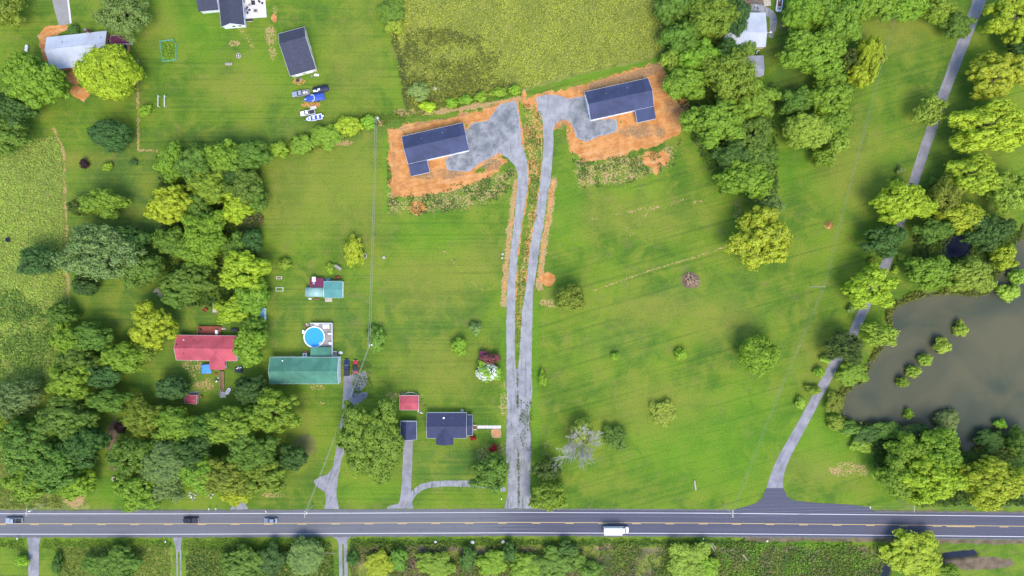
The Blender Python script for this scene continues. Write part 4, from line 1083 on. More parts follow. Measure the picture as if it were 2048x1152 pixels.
X, Y, r = scatter([(700,722),(745,725),(745,795),(705,795)], .5, lambda a, b, q: fnoise(a, b, 16, 37, 4) > .33+.25*q.random(len(a)), 43)
cover('parking_weeds', X, Y, r, .4, .2, (.08, .14, .03), 'weeds growing through the gravel beside the red car', 'weeds', zoff=.02)
X, Y, r = scatter([(700,1092),(1760,1092),(1752,1170),(700,1170)], .16, lambda a, b, q: fnoise(a, b, 30, 45, 4) > .46+.2*q.random(len(a)), 44)
cover('dead_brush', X, Y, r, .6, .9, (.24, .18, .13), 'brown dead stalks among the roadside brush', 'brush', zoff=.15)
X, Y, r = scatter([(1440,1086),(1760,1086),(1750,1165),(1440,1165)], .22, lambda a, b, q: (fnoise(a, b, 34, 47, 4) > .46+.2*q.random(len(a))) | ((a > 1590) & (a < 1690) & (b < 1099) & (q.random(len(a)) < .8)), 45)
cover('bright_creeper', X, Y, r, .55, .9, (.15, .30, .03), 'bright green creeper patches in the lower right brush', 'undergrowth', zoff=.25)
X, Y, r = scatter([(772,40),(790,40),(812,130),(826,215),(812,222),(796,130)], .4, None, 46)
cover('fence_weeds', X, Y, r, .6, .8, (.10, .13, .035), 'dark weeds along the left edge of the tall meadow', 'weeds', zoff=.1)
X, Y, r = scatter([(324,85),(348,82),(353,92),(353,121),(327,123)], .6, None, 22); cover('garden_plants', X, Y, r, .5, .7, (.19, .33, .03), 'vegetable plants inside the netted garden bed', 'plants')
X, Y, r = scatter([(478,405),(530,405),(528,455),(505,470),(480,450)], .25, lambda a, b, q: ldist(a, b, [(495,418),(528,446)]) < 9, 23)
o = cover('brush_heap', X, Y, r, .7, .9, (.16, .11, .075), 'heap of dead brown brush at the right edge of the grove', 'brush')

# ------------------------------------------------------------------ buildings
def px2m(p, z): return p/S*(CAMZ-z)/CAMZ
def opening(parent, side, u, w, h, z, L, W, kind='window', mat=None):
    """A window, door or garage door proud of a wall. side: S N E W, u along that wall."""
    t = .05
    def bx(mb, du0, du1, z0, z1, d0, d1):
        if side in 'SN':
            sgn = -1 if side == 'S' else 1; a, b = sorted((sgn*(W/2+d0), sgn*(W/2+d1)))
            return mb.box(u+du0, u+du1, a, b, z0, z1)
        sgn = 1 if side == 'E' else -1; a, b = sorted((sgn*(L/2+d0), sgn*(L/2+d1)))
        return mb.box(a, b, u+du0, u+du1, z0, z1)
    f = bx(MB(), -w/2, w/2, z, z+h, .003, t).build(kind, M[mat or ('trim_white')], parent)
    if kind == 'window':
        bx(MB(), -w/2+.09, w/2-.09, z+.09, z+h-.09, .01, t+.012).build('pane', M['glass'], f)
        bx(MB(), -w/2-.06, w/2+.06, z-.08, z-.003, .003, t+.06).build('sill', M['trim_white'], f)
    elif kind == 'door':
        bx(MB(), w/2-.2, w/2-.1, z+h*.45, z+h*.5, t, t+.05).build('handle', M['metal_dark'], f)
    elif kind == 'garage_door':
        for q in range(3):
            bx(MB(), -w/2+.1, w/2-.1, z+h*(q+.06)/3, z+h*(q+.94)/3, t, t+.02).build('panel', M['trim_white'], f)
    return f
def slab(mb, x0, x1, ya, za, yb, zb, t=.12):
    return mb.hexa([(x0,ya,za-t),(x1,ya,za-t),(x1,yb,zb-t),(x0,yb,zb-t),(x0,ya,za),(x1,ya,za),(x1,yb,zb),(x0,yb,zb)])
def seams(mb, x0, x1, ya, za, yb, zb, pitch=.62, hgt=.055, wd=.06):
    n = int((x1-x0)/pitch)
    for i in range(1, n):
        x = x0+(x1-x0)*i/n
        mb.hexa([(x-wd/2,ya,za+.002),(x+wd/2,ya,za+.002),(x+wd/2,yb,zb+.002),(x-wd/2,yb,zb+.002),(x-wd/2,ya,za+hgt),(x+wd/2,ya,za+hgt),(x+wd/2,yb,zb+hgt),(x-wd/2,yb,zb+hgt)])
def roof_slope(root, x0, x1, ya, za, yb, zb, mat, seam=True, name='roof_slope', pitch=.62):
    o = slab(MB(), x0, x1, ya, za, yb, zb).build(name, M[mat], root)
    if seam:
        mb = MB(); seams(mb, x0, x1, ya, za, yb, zb, pitch); q = mb.build('standing_seam', M[mat], o); q['kind'] = 'stuff'
    return o
def gable(name, label, cat, cx, cy, ang, Lp, Wp, eave, ridge, roof, wall, over=.35, off=0.0, seam=True, ops=(), fascia=True, pitch=.62):
    """Gable-roofed building; roof outline Lp x Wp pixels centred on (cx, cy). off shifts the ridge across."""
    L = px2m(Lp, eave)-2*over; W = px2m(Wp, eave)-2*over
    p = G(cx, cy, eave); p.z = 0
    root = empty(name, p, math.radians(ang), label, cat)
    yr_ = off*W
    MB().prism_x([(-W/2,-.1),(W/2,-.1),(W/2,eave-.05),(yr_,ridge-.16),(-W/2,eave-.05)], -L/2, L/2).build('wall', M[wall], root)
    for sgn in (-1, 1):
        sl = (ridge-eave)/(W/2-sgn*yr_); ye = sgn*(W/2+over); ze = eave-over*sl
        roof_slope(root, -L/2-over, L/2+over, ye, ze, yr_, ridge, roof, seam, pitch=pitch)
        if fascia:
            a, b = sorted((ye+sgn*.004, ye+sgn*.05)); MB().box(-L/2-over, L/2+over, a, b, ze-.2, ze+.02).build('fascia', M['trim_white'], root)
            for e in (-1, 1):
                xx = e*(L/2+over); a, b = sorted((xx+e*.004, xx+e*.05)); m = MB(); slab(m, a, b, ye, ze+.015, yr_, ridge+.015, .2); m.build('rake_board', M['trim_white'], root)
    MB().prism_x([(yr_-.16, ridge-.02), (yr_, ridge+.07), (yr_+.16, ridge-.02)], -L/2-over-.01, L/2+over+.01).build('ridge_cap', M[roof], root)
    for o in ops: opening(root, *o[:5], L, W, *o[5:])
    return root, L, W
def vent(root, x, y, z, r=.09, h=.4, mat='metal_grey'):
    m = MB(); m.cyl(x, y, z-.3, z+h, r, 10); m.cyl(x, y, z+h+.003, z+h+.06, r*1.6, 10); return m.build('vent_pipe', M[mat], root)
def ridge_z(W, eave, ridge, y, off=0.0): return eave+(ridge-eave)*(1-abs(y)/(W/2))

# two new houses with navy roofs
def new_house(cx, cy, ang, Lp, Wp, porch_side, label):
    ops = [('S', 5.5*(-porch_side), 1.6, 1.3, 1.2, 'window'), ('S', 1.0*(-porch_side), 1.0, 2.1, .1, 'door'), ('S', 2.9*(-porch_side), 1.3, 1.2, 1.2, 'window'), ('S', 8.8*(-porch_side), 3.0, 2.3, .1, 'garage_door'),
           ('E', 1.5, 1.2, 1.2, 1.3, 'window'), ('E', -2.0, 1.2, 1.2, 1.3, 'window'), ('W', 1.5, 1.2, 1.2, 1.3, 'window'), ('W', -2.0, .95, 2.1, .1, 'door'), ('N', 4, 1.4, 1.2, 1.3, 'window'), ('N', -4, 1.4, 1.2, 1.3, 'window')]
    root, L, W = gable('house', label, 'house', cx, cy, ang, Lp, Wp, 3.6, 6.0, 'roof_navy', 'wall_white', .3, 0, True, ops)
    pw = 7.0; pd = 4.4
    x0, x1 = (L/2+.3-pw, L/2+.25) if porch_side > 0 else (-L/2-.25, -L/2-.3+pw)
    roof_slope(root, x0, x1, -W/2-.32-pd, 2.75, -W/2-.33, 3.42, 'roof_navy', True, 'porch_roof')
    MB().box(x0+.25, x1-.25, -W/2-pd, -W/2-.02, -.1, .14).build('porch_floor', M['concrete'], root)
    for px_ in (x0+.35, (x0+x1)/2, x1-.35): MB().box(px_-.07, px_+.07, -W/2-pd+.05, -W/2-pd+.19, .143, 2.68).build('porch_post', M['trim_white'], root)
    MB().box(x0, x1, -W/2-.40-pd, -W/2-.35-pd, 2.52, 2.74).build('fascia', M['trim_white'], root)
    xi = x0 if porch_side > 0 else x1
    m = MB(); slab(m, xi-.06 if porch_side > 0 else xi+.01, xi-.01 if porch_side > 0 else xi+.06, -W/2-.32-pd, 2.765, -W/2-.36, 3.43, .2); m.build('rake_board', M['trim_white'], root)
    vent(root, -L*.2, W*.25, ridge_z(W, 3.6, 6.0, W*.25)); vent(root, L*.15, W*.3, ridge_z(W, 3.6, 6.0, W*.3))
    return root
new_house(871, 286.5, 12.8, 126, 56.5, -1, 'new navy-roofed house with side porch at its left end on orange clay')
new_house(1238.5, 197.8, 12.4, 130, 57.5, 1, 'new navy-roofed house with side porch at its right end on orange clay')

# long green-roofed house with pool-side awning
root, L, W = gable('long_house', 'long house with green metal roof below the round pool', 'house', 608.5, 741, 0, 137, 53, 3.8, 5.5, 'roof_green', 'wall_white', .06, 0, True,
    [('E', -2.4, .9, 1.1, 1.4, 'window'), ('E', 1.6, .9, 1.1, 1.4, 'window'), ('S', -8, 1.4, 1.1, 1.3, 'window'), ('S', 3, 1.0, 2.0, .1, 'door'), ('S', 8, 1.4, 1.1, 1.3, 'window'), ('N', -6, 1.4, 1.1, 1.3, 'window'), ('W', 0, 1.2, 1.1, 1.3, 'window')])
vent(root, -7.6, 3.6, ridge_z(W, 3.8, 5.5, 3.6), .16, .35, 'plastic_white')
roof_slope(root, 1.9, 9.6, W/2+.36, 2.75, W/2+3.55, 2.45, 'roof_green', True, 'awning')
for ax in (2.1, 9.4): MB().box(ax-.06, ax+.06, W/2+3.3, W/2+3.42, 0, 2.33).build('awning_post', M['trim_white'], root)
MB().box(1.9, 9.6, W/2+.05, W/2+3.5, .3, .52).build('porch_floor', M['wood_grey'], root)
st = empty('entry_steps', G(670.5, 706.5, 0), 0, 'white-railed steps beside the awning of the green-roofed house', 'steps')
for q in range(3): MB().box(-1.0+q*.55, -.45+q*.55-.003, -.75, .75, 0, .5-q*.16).build('step', M['wood_grey'], st)
for sg in (-.82, .82):
    m = MB(); m.tube([(-1.0, sg, 1.4), (.65, sg, 1.0)], .05, 6)
    for q in range(4): m.tube([(-1.0+q*.55, sg, 0), (-1.0+q*.55, sg, 1.4-q*.13)], .04, 6)
    m.build('railing', M['trim_white'], st)
sheet('stepping_path', [(676,702.5),(683,702),(687,705.5),(683,709),(676,709)], .02, 'concrete_pale', .3, 3)
ac = empty('air_conditioner', G(611, 709.5, 0), 0, 'white air conditioner behind the green-roofed house', 'air conditioner')
MB().box(-.75, .75, -.65, .65, 0, 1.0).build('cabinet', M['plastic_white'], ac, False, .05); m = MB(); m.ring(0, 0, 1.003, 1.03, .15, .42, 20); m.build('fan_grille', M['metal_dark'], ac)
MB().box(-1.1, 1.1, .75, 1.3, 0, .5).build('timber_box', M['wood_brown'], ac)

# round pool in its deck
pl = empty('swimming_pool', G(628.6, 674, 1.2)*1.0, 0, 'round above-ground pool of bright blue water with white rim', 'pool'); pl.location.z = 0
m = MB(); m.ring(0, 0, 0, 1.25, 3.62, 3.74, 48); m.build('pool_wall', M['plastic_blue'], pl)
m = MB(); m.ring(0, 0, 1.253, 1.33, 3.52, 3.92, 48); m.build('rim', M['trim_white'], pl)
m = MB(); m.cyl(0, 0, .9, 1.1, 3.615, 48); m.build('water', M['pool_water'], pl)
m = MB()
for sg in (-.3, .3): m.tube([(2.1+sg*.7, -2.1+sg, .6), (2.1+sg*.7, -2.1+sg, 1.8), (2.7+sg*.7, -2.7+sg, 1.8), (2.7+sg*.7, -2.7+sg, 1.3)], .05, 6)
for q in range(4): m.box(1.75, 2.45, -2.35, -2.05, .95+q*.1, 1.0+q*.1)
m.build('pool_ladder', M['plastic_white'], pl)
m = MB(); m.box(-4.6, -3.8, 1.2, 2.5, 0, .7); m.build('filter_box', M['plastic_white'], pl, False, .05)
dk = empty('pool_deck', G(643, 670.5, 1.1), 0, 'grey plank deck with white railing beside the round pool', 'deck'); dk.location.z = 0
DX, DY = 4.15, 4.5
m = MB(); m.box(-DX, DX, -DY, DY, .85, 1.0)
# the deck has a round cut for the pool: planks on the right and top only
m = MB(); pc = Vector((pl.location.x-dk.location.x, pl.location.y-dk.location.y))
npk = 30
pk = MB()
for q in range(npk):
    y0 = -DY+2*DY*q/npk; y1 = y0+2*DY/npk-.03; ym = (y0+y1)/2
    dy = abs(ym-pc.y); xl = -DX
    if dy < 3.95: xl = pc.x+math.sqrt(3.95**2-dy*dy)
    if xl < DX-.1: pk.box(max(xl, -DX), DX, y0, y1, .96+.004*(q % 3), 1.05+.004*(q % 3))
o = pk.build('plank', M['wood_grey'], dk); o['kind'] = 'stuff'; o.name = 'deck_planks'
for lx, ly in ((-DX+.2, DY-.2), (DX-.2, DY-.2), (DX-.2, 0), (DX-.2, -DY+.2), (1.5, DY-.2)): MB().box(lx-.08, lx+.08, ly-.08, ly+.08, 0, .95).build('leg', M['wood_grey'], dk)
def rail(pts, parent, hz=1.0, z0=1.06, mat='trim_white'):
    m = MB()
    for (a, b) in zip(pts[:-1], pts[1:]):
        a, b = Vector((*a, 0)), Vector((*b, 0)); n = max(2, int((b-a).length/.35))
        d = (b-a).normalized(); nn = Vector((-d.y, d.x, 0))*.1
        m.hexa([a-nn+Vector((0,0,z0+hz-.06)), b-nn+Vector((0,0,z0+hz-.06)), b+nn+Vector((0,0,z0+hz-.06)), a+nn+Vector((0,0,z0+hz-.06)), a-nn+Vector((0,0,z0+hz)), b-nn+Vector((0,0,z0+hz)), b+nn+Vector((0,0,z0+hz)), a+nn+Vector((0,0,z0+hz))])
        for q in range(n+1):
            p = a.lerp(b, q/n); m.box(p.x-.05, p.x+.05, p.y-.05, p.y+.05, z0, z0+hz-.07)
    return m.build('railing', M[mat], parent)
rail([(-DX+.3, DY-.05), (DX-.05, DY-.05), (DX-.05, -DY-2.6)], dk)
def lounger(x, y, rz, lab):
    e = empty('deck_chair', (dk.location.x+x, dk.location.y+y, 1.06), rz, lab, 'chair', 'white chairs on the pool deck')
    MB().box(-.3, .3, -.75, .4, .32, .40).build('seat', M['plastic_white'], e); m = MB(); m.hexa([(-.3,.38,.32),(.3,.38,.32),(.3,.46,.32),(-.3,.46,.32),(-.3,.75,.85),(.3,.75,.85),(.3,.83,.85),(-.3,.83,.85)]); m.build('backrest', M['plastic_white'], e)
    for sx in (-.26, .26):
        for sy in (-.68, .34): MB().box(sx-.03, sx+.03, sy-.03, sy+.03, 0, .317).build('leg', M['plastic_white'], e)
lounger(.9, 3.2, 0, 'white lounge chair at the left of the three lined up on the pool deck')
lounger(1.75, 3.2, 0, 'white lounge chair in the middle of the three on the pool deck')
lounger(2.6, 3.2, 0, 'white lounge chair at the right of the three on the pool deck')
lounger(3.3, .6, math.pi/2, 'white chair against the right railing of the pool deck')
tb = empty('round_table', (dk.location.x+3.3, dk.location.y-2.9, 1.06), 0, 'small round white table at the lower end of the pool deck', 'table')
m = MB(); m.cyl(0, 0, .66, .71, .5, 18); m.build('table_top', M['plastic_white'], tb); m = MB(); m.cyl(0, 0, 0, .657, .06, 10); m.build('leg', M['plastic_white'], tb)
bn = empty('storage_box', (dk.location.x-1.6, dk.location.y+4.0, 1.06), 0, 'long white box on the upper edge of the pool deck', 'box')
MB().box(-.75, .75, -.3, .3, 0, .5).build('box_body', M['plastic_white'], bn, False, .03); MB().box(-.78, .78, -.33, .33, .503, .57).build('lid', M['plastic_white'], bn)
sp = empty('rock_planter', G(613, 652, 0), 0, 'jumble of brown rocks and planks beside the pool', 'rocks')
for q in range(9):
    a = R.uniform(0, 6.28); d = R.uniform(0, 1.1); m = MB(); s_ = R.uniform(.25, .5)
    m.frustum((-s_, s_, -s_*.7, s_*.7), (-s_*.6, s_*.7, -s_*.5, s_*.4), 0, s_*.9); b = m.build('rock', M['stone_pale' if q % 2 else 'wood_brown'], sp, False, .06); b.location = (d*math.cos(a), d*math.sin(a), 0); b.rotation_euler = (0, 0, a*3)

# red-roofed house with cross-gabled porch
root, L, W = gable('red_house', 'house with red metal roof and cross-gabled front porch', 'house', 413, 696, -.8, 121, 50, 3.0, 4.7, 'roof_red', 'wall_white', .3, 0, True,
    [('S', -7, 1.4, 1.1, 1.2, 'window'), ('S', -2, 1.4, 1.1, 1.2, 'window'), ('E', 0, 1.2, 1.1, 1.2, 'window'), ('N', 2, 1.0, 2.0, .1, 'door')])
px0 = 3.95
def cross_gable(root, xc, w, y_out, y_in, eave, ridge, roof, wallmat, posts=True, seam=True, y_wall=None):
    for sg in (-1, 1):
        xa = xc+sg*w/2
        m = MB()
        # slope runs from the eave (xa) up to the ridge (xc), from the front back to the main roof
        yb_e, yb_r = y_in
        t = .1
        m.hexa([(xa,y_out,eave-t),(xc,y_out,ridge-t),(xc,yb_r,ridge-t),(xa,yb_e,eave-t),(xa,y_out,eave),(xc,y_out,ridge),(xc,yb_r,ridge),(xa,yb_e,eave)])
        o = m.build('porch_roof', M[roof], root)
    MB().prism_y([(xc-w/2+.3, eave-.06), (xc+w/2-.3, eave-.06), (xc, ridge-.22)], y_out+.12, y_out+.2).build('porch_gable', M[wallmat], root)
    if posts:
        for xx in (xc-w/2+.4, xc+w/2-.4): MB().box(xx-.08, xx+.08, y_out+.3, y_out+.46, 0, eave-.08).build('porch_post', M['trim_white'], root)
cross_gable(root, px0, 5.6, -W/2-3.5, (-W/2-.25, -1.0), 2.98, 4.35, 'roof_red', 'wall_white')
MB().box(px0-2.5, px0+2.5, -W/2-3.2, -W/2-.02, .3, .5).build('porch_floor', M['wood_grey'], root)
for vx, vy, mt in ((-8.0, 2.9, 'plastic_white'), (-7.4, 2.9, 'metal_grey'), (-4.2, 2.7, 'metal_dark'), (-10.2, 1.2, 'char'), (-7.8, -2.0, 'metal_dark')): vent(root, vx, vy, ridge_z(W, 3, 4.7, vy), .12, .3, mt)
dk2 = empty('wooden_deck', G(419, 661.5, .8), 0, 'red-stained wooden deck behind the red-roofed house', 'deck'); dk2.location.z = 0
m = MB()
for q in range(16): y0 = -1.55+q*.195; m.box(-4.1, 4.1, y0, y0+.175, .62+.003*(q % 2), .7+.003*(q % 2))
o = m.build('deck_planks', M['deck_red'], dk2); o['kind'] = 'stuff'
rail([(-4.05, -1.5), (-4.05, 1.55), (4.05, 1.55)], dk2, .9, .71, 'deck_red')
for lx in (-3.9, 0, 3.9): MB().box(lx-.08, lx+.08, 1.3, 1.46, 0, .61).build('leg', M['deck_red'], dk2)
MB().box(4.15, 5.9, .3, 1.1, .3, .42).build('stair_tread', M['wood_grey'], dk2)
gr = empty('grill', (dk2.location.x-3.2, dk2.location.y+.2, .71), 0, 'black grill at the left end of the red deck', 'grill')
m = MB(); m.box(-.45, .45, -.3, .3, .75, 1.1); m.build('grill_box', M['metal_dark'], gr, False, .08)
for sx in (-.35, .35): MB().box(sx-.04, sx+.04, -.2, .2, 0, .747).build('leg', M['metal_dark'], gr)
fr = empty('freezer', (dk2.location.x+2.9, dk2.location.y-.5, .71), .05, 'white upright freezer on the red deck', 'freezer'); MB().box(-.4, .4, -.75, .75, 0, 1.0).build('cabinet', M['plastic_white'], fr, False, .04); MB().box(-.41, .41, -.76, .76, 1.003, 1.06).build('lid', M['plastic_white'], fr)
rp = empty('wheelchair_ramp', G(444.5, 762, .3), 0, 'narrow wooden ramp with railings from the red porch to the path', 'ramp'); rp.location.z = 0
m = MB(); m.hexa([(-.65,-4.0,0),(.65,-4.0,0),(.65,3.6,.3),(-.65,3.6,.3),(-.65,-4.0,.06),(.65,-4.0,.06),(.65,3.6,.5),(-.65,3.6,.5)]); m.build('ramp_floor', M['wood_brown'], rp)
for sg in (-.72, .72):
    m = MB(); m.tube([(sg, -3.2, .95), (sg, 3.6, 1.4)], .06, 6); m.tube([(sg, -3.2, .55), (sg, 3.6, .95)], .05, 6)
    for q in range(7): m.tube([(sg, -3.2+q*1.13, 0), (sg, -3.2+q*1.13, .97+q*.072)], .05, 6)
    m.build('railing', M['wood_grey'], rp)
MB().box(-1.0, 1.3, -6.2, -4.02, 0, .06).build('landing', M['wood_pale'], rp)

# black-roofed house
root, L, W = gable('black_house', 'house with black shingle roof and front gable beside the gravel driveway', 'house', 893.5, 851, 0, 79.5, 51, 2.9, 4.6, 'shingle_navy', 'wall_white', .3, 0, False,
    [('S', -5, 1.4, 1.1, 1.2, 'window'), ('S', 5, 1.4, 1.1, 1.2, 'window'), ('N', -3, 1.4, 1.1, 1.2, 'window'), ('N', 3.5, 1.4, 1.1, 1.2, 'window')])
cross_gable(root, -.75, 6.3, -W/2-2.6, (-W/2-.25, -.35), 2.85, 4.4, 'shingle_navy', 'wall_white')
MB().box(-3.3, 1.8, -W/2-2.4, -W/2-.02, .1, .35).build('porch_floor', M['concrete'], root)
# lower wing on the right
xw0, xw1 = L/2+.36, L/2+2.45
MB().prism_x([(-3.2,-.1),(3.2,-.1),(3.2,2.55),(0,3.9),(-3.2,2.55)], L/2+.002, xw1-.2).build('wing_wall', M['wall_white'], root)
for sg in (-1, 1): roof_slope(root, xw0, xw1, sg*3.75, 2.4, 0, 4.1, 'shingle_navy', False, 'wing_roof'); MB().box(xw0, xw1, min(sg*3.755, sg*3.8), max(sg*3.755, sg*3.8), 2.2, 2.42).build('fascia', M['trim_white'], root)
for sg in (-1, 1):
    m = MB(); slab(m, xw1+.004, xw1+.05, sg*3.75, 2.42, 0, 4.12, .2); m.build('rake_board', M['trim_white'], root)
vent(root, -1.0, 2.9, ridge_z(W, 2.9, 4.6, 2.9), .22, .35, 'plastic_white'); vent(root, 3.4, -.9, ridge_z(W, 2.9, 4.6, -.9), .1, .3, 'metal_dark')
for ax in (-1.5, .0): MB().box(ax-.1, ax+.1, -W/2-2.9, -W/2-2.66, 1.0, 1.3).build('porch_lamp', M['lamp_glass'], root)
st = empty('entry_steps', G(950.5, 854, 0), 0, 'brown steps with white rails at the right wing of the black-roofed house', 'steps')
for q in range(3): MB().box(-.7+q*.4, -.3+q*.4-.003, -.7, .7, 0, .55-q*.18).build('step', M['wood_brown'], st)
for sg in (-.8, .8):
    m = MB(); m.box(-.7, .5, sg-.08, sg+.08, .85, .95); m.box(-.7, -.6, sg-.05, sg+.05, 0, .85); m.box(.4, .5, sg-.05, sg+.05, 0, .85); m.build('railing', M['trim_white'], st)
wk = empty('concrete_walk', G(978, 854, 0), 0, 'pale concrete walk from the black-roofed house to the driveway', 'path')
for q in range(6): MB().box(-4.3+q*1.45, -4.3+q*1.45+1.40, -.55, .55, -.05, .05+.004*(q % 2)).build('paving_slab', M['concrete_pale'], wk)
ac = empty('air_conditioner', G(924.5, 821, 0), 0, 'white round-topped air conditioner behind the black-roofed house', 'air conditioner')
MB().box(-.42, .42, -.42, .42, 0, .85).build('cabinet', M['plastic_white'], ac, False, .05); m = MB(); m.ring(0, 0, .853, .88, .08, .3, 18); m.build('fan_grille', M['metal_dark'], ac)

# sheds and carports
root, L, W = gable('black_shed', 'small black-roofed shed half under the huge oak', 'shed', 817, 861, 90, 37, 32, 2.4, 3.5, 'roof_navy', 'wall_white', .2, .12, True, [('E', 0, 2.0, 1.9, .1, 'garage_door')])
root, L, W = gable('red_carport', 'small red-roofed shed above the black-roofed one', 'shed', 818.5, 805.5, 0, 38, 29, 2.4, 2.75, 'roof_red', 'wall_white', .2, 0, True, [('S', 0, 2.2, 1.8, .1, 'door')])
hp = empty('garden_hoop', G(822, 790, 0), 0, 'thin white hoop behind the small red-roofed shed', 'hoop')
m = MB(); m.tube([(2.35*math.cos(a*math.pi/12), 1.0*math.sin(a*math.pi/12)+.2, .9+.5*math.sin(a*math.pi/12)) for a in range(13)], .045, 6); m.tube([(2.35, .2, 0), (2.35, .2, .9)], .045, 6); m.tube([(-2.35, .2, 0), (-2.35, .2, .9)], .045, 6); m.build('pipe', M['plastic_white'], hp)
sw = empty('folding_sign', G(841, 823.5, 0), .6, 'pair of white boards on the grass beside the red-roofed shed', 'boards')
for q, (dx, dy, a) in enumerate(((-.4, .8, -.9), (0, -.5, .7))):
    m = MB(); m.box(-.12, .12, -.6, .6, .0, .1); b = m.build('board', M['plastic_white'], sw); b.location = (dx, dy, .0); b.rotation_euler = (0, 0, a)
root, L, W = gable('teal_shed', 'teal-roofed shed standing beside the lower barrel-roofed one', 'shed', 666.5, 579, 0, 37, 33, 2.6, 3.0, 'roof_teal', 'wall_white', .15, 0, True, [('E', 0, 1.0, 2.0, .1, 'door')])
br = empty('barrel_shed', G(629.5, 584, 1.6), 0, 'shed with pale teal barrel roof left of the teal-roofed shed', 'shed'); br.location.z = 0
Lb, Wb = 6.7, 3.6
prof = [(-Wb/2, 1.3)]+[(-Wb/2*math.cos(a*math.pi/12), 1.3+1.05*math.sin(a*math.pi/12)) for a in range(1, 12)]+[(Wb/2, 1.3)]
MB().prism_x([(Wb/2-.1, -.05), (-Wb/2+.1, -.05), (-Wb/2+.1, 1.29), (Wb/2-.1, 1.29)], -Lb/2+.15, Lb/2-.05).build('wall', M['wall_white'], br)
simple('roof_pale_teal', (.26, .42, .38), .4, var=.12)
MB().prism_x(prof, -Lb/2, Lb/2).build('barrel_roof', M['roof_pale_teal'], br, True)
MB().prism_x([(y*1.012, z*1.012) for y, z in prof], Lb/2-.003, Lb/2+.16).build('end_trim', M['trim_white'], br)
mr = empty('maroon_leanto', G(633.5, 565, 1.8), 0, 'maroon-roofed lean-to behind the barrel-roofed shed', 'shed'); mr.location.z = 0
MB().box(-2.3, 2.3, -1.4, 1.4, -.05, 1.75).build('wall', M['wood_brown'], mr); roof_slope(mr, -2.5, 2.5, 1.65, 1.75, -1.62, 2.05, 'roof_maroon')
fz = empty('chest_freezer', (mr.location.x-.95, mr.location.y+1.2, 1.72), .0, 'white appliance box lying on the maroon lean-to', 'box'); MB().box(-.65, .65, -.85, .85, .12, .65).build('cabinet', M['plastic_white'], fz, False, .05); MB().box(-.4, .3, -1.8, -.86, .25, .45).build('duct', M['metal_grey'], fz)
root, L, W = gable('blue_shed', 'narrow blue-roofed shed with white windows at the grove edge', 'shed', 521, 631, 90, 29.5, 15, 2.2, 2.9, 'roof_blue', 'wall_white', .1, 0, True,
    [('S', -1.7, .8, .9, .9, 'window'), ('S', 0, .8, .9, .9, 'window'), ('S', 1.7, .8, .9, .9, 'window')])
root, L, W = gable('little_red_shed', 'little dark red-roofed shed among the trees below the red-roofed house', 'shed', 382, 799, -3, 24, 17, 1.8, 2.4, 'roof_red', 'wall_beige', .12, 0, True)
lu = empty('lumber_stack', G(388, 788, 0), .1, 'grey boards stacked behind the little red shed', 'lumber')
for q in range(5): MB().box(-2.0+R.uniform(-.2, .2), 2.0+R.uniform(-.2, .2), -.8+q*.36, -.55+q*.36, 0, .15+.02*q).build('board', M['wood_grey'], lu)
root, L, W = gable('well_house', 'tiny maroon-roofed shed behind the flowering shrubs', 'shed', 966.5, 712, 90, 19, 17, 1.9, 2.6, 'roof_maroon', 'wood_brown', .12, 0, True, fascia=False)

# white metal-roofed house, upper left
root, L, W = gable('white_house', 'house with white metal roof between two big trees at the upper left', 'house', 156, 96.5, 6.2, 121, 58, 3.0, 4.8, 'roof_white', 'wall_brick', .35, 0.0, False,
    [('E', -2, 1.1, 1.2, 1.2, 'window'), ('E', 2, 1.1, 1.2, 1.2, 'window'), ('S', -6, 1.3, 1.2, 1.2, 'window'), ('S', 7.2, 1.3, 1.2, 1.2, 'window')], fascia=False, pitch=.8)
roof_slope(root, -L/2+2.4, L/2-3.2, -W/2-1.9, 3.35, -.05, 5.15, 'roof_white', False, 'rear_roof', .8)
MB().box(-L/2+2.7, L/2-3.5, -W/2-1.5, -W/2-.02, -.1, 2.75).build('rear_wall', M['wall_brick'], root)
m = MB(); m.hexa([(3.4,W/2+.5,3.0),(5.4,W/2+.5,3.0),(4.4,1.9,4.1),(4.4,1.9,4.1),(4.38,W/2+.5,4.1),(4.42,W/2+.5,4.1),(4.42,1.9,4.15),(4.38,1.9,4.15)]); m.build('dormer_roof', M['roof_white'], root)
MB().box(3.9, 5.3, W/2+.02, W/2+1.1, 0, 5.0).build('chimney', M['brick_dark'], root); MB().box(4.2, 5.0, W/2+.2, W/2+.9, 5.003, 5.4).build('chimney_cap', M['metal_grey'], root)
for vx, vy in ((-4.8, 2.4), (9.2, 2.6)): vent(root, vx, vy, ridge_z(W, 3, 4.8, vy), .09, .3, 'metal_dark')
root, L, W = gable('maroon_shed', 'maroon-roofed shed at the right end of the white-roofed house', 'shed', 241, 79, 3, 38, 17, 2.3, 2.9, 'roof_maroon', 'wall_beige', .15, 0, True)
tr = empty('utility_trailer', G(242, 97, .6), math.radians(4), 'black flat trailer parked below the maroon-roofed shed', 'trailer'); tr.location.z = 0
MB().box(-2.1, 2.1, -1.2, 1.2, .45, .55).build('bed', M['cover_black'], tr)
for a in ((-2.1, 2.1, 1.203, 1.26), (-2.1, 2.1, -1.26, -1.203)): MB().box(*a, .45, .95).build('side_rail', M['metal_dark'], tr)
for sg in (-1, 1): m = MB(); m.prism_y([(.32*math.cos(k*math.pi/8), .33+.32*math.sin(k*math.pi/8)) for k in range(16)], sg*1.4-.1, sg*1.4+.1); m.build('wheel', M['rubber'], tr)
MB().box(2.13, 2.9, -1.2, 1.2, .05, .3).build('ramp', M['wood_cut'], tr)

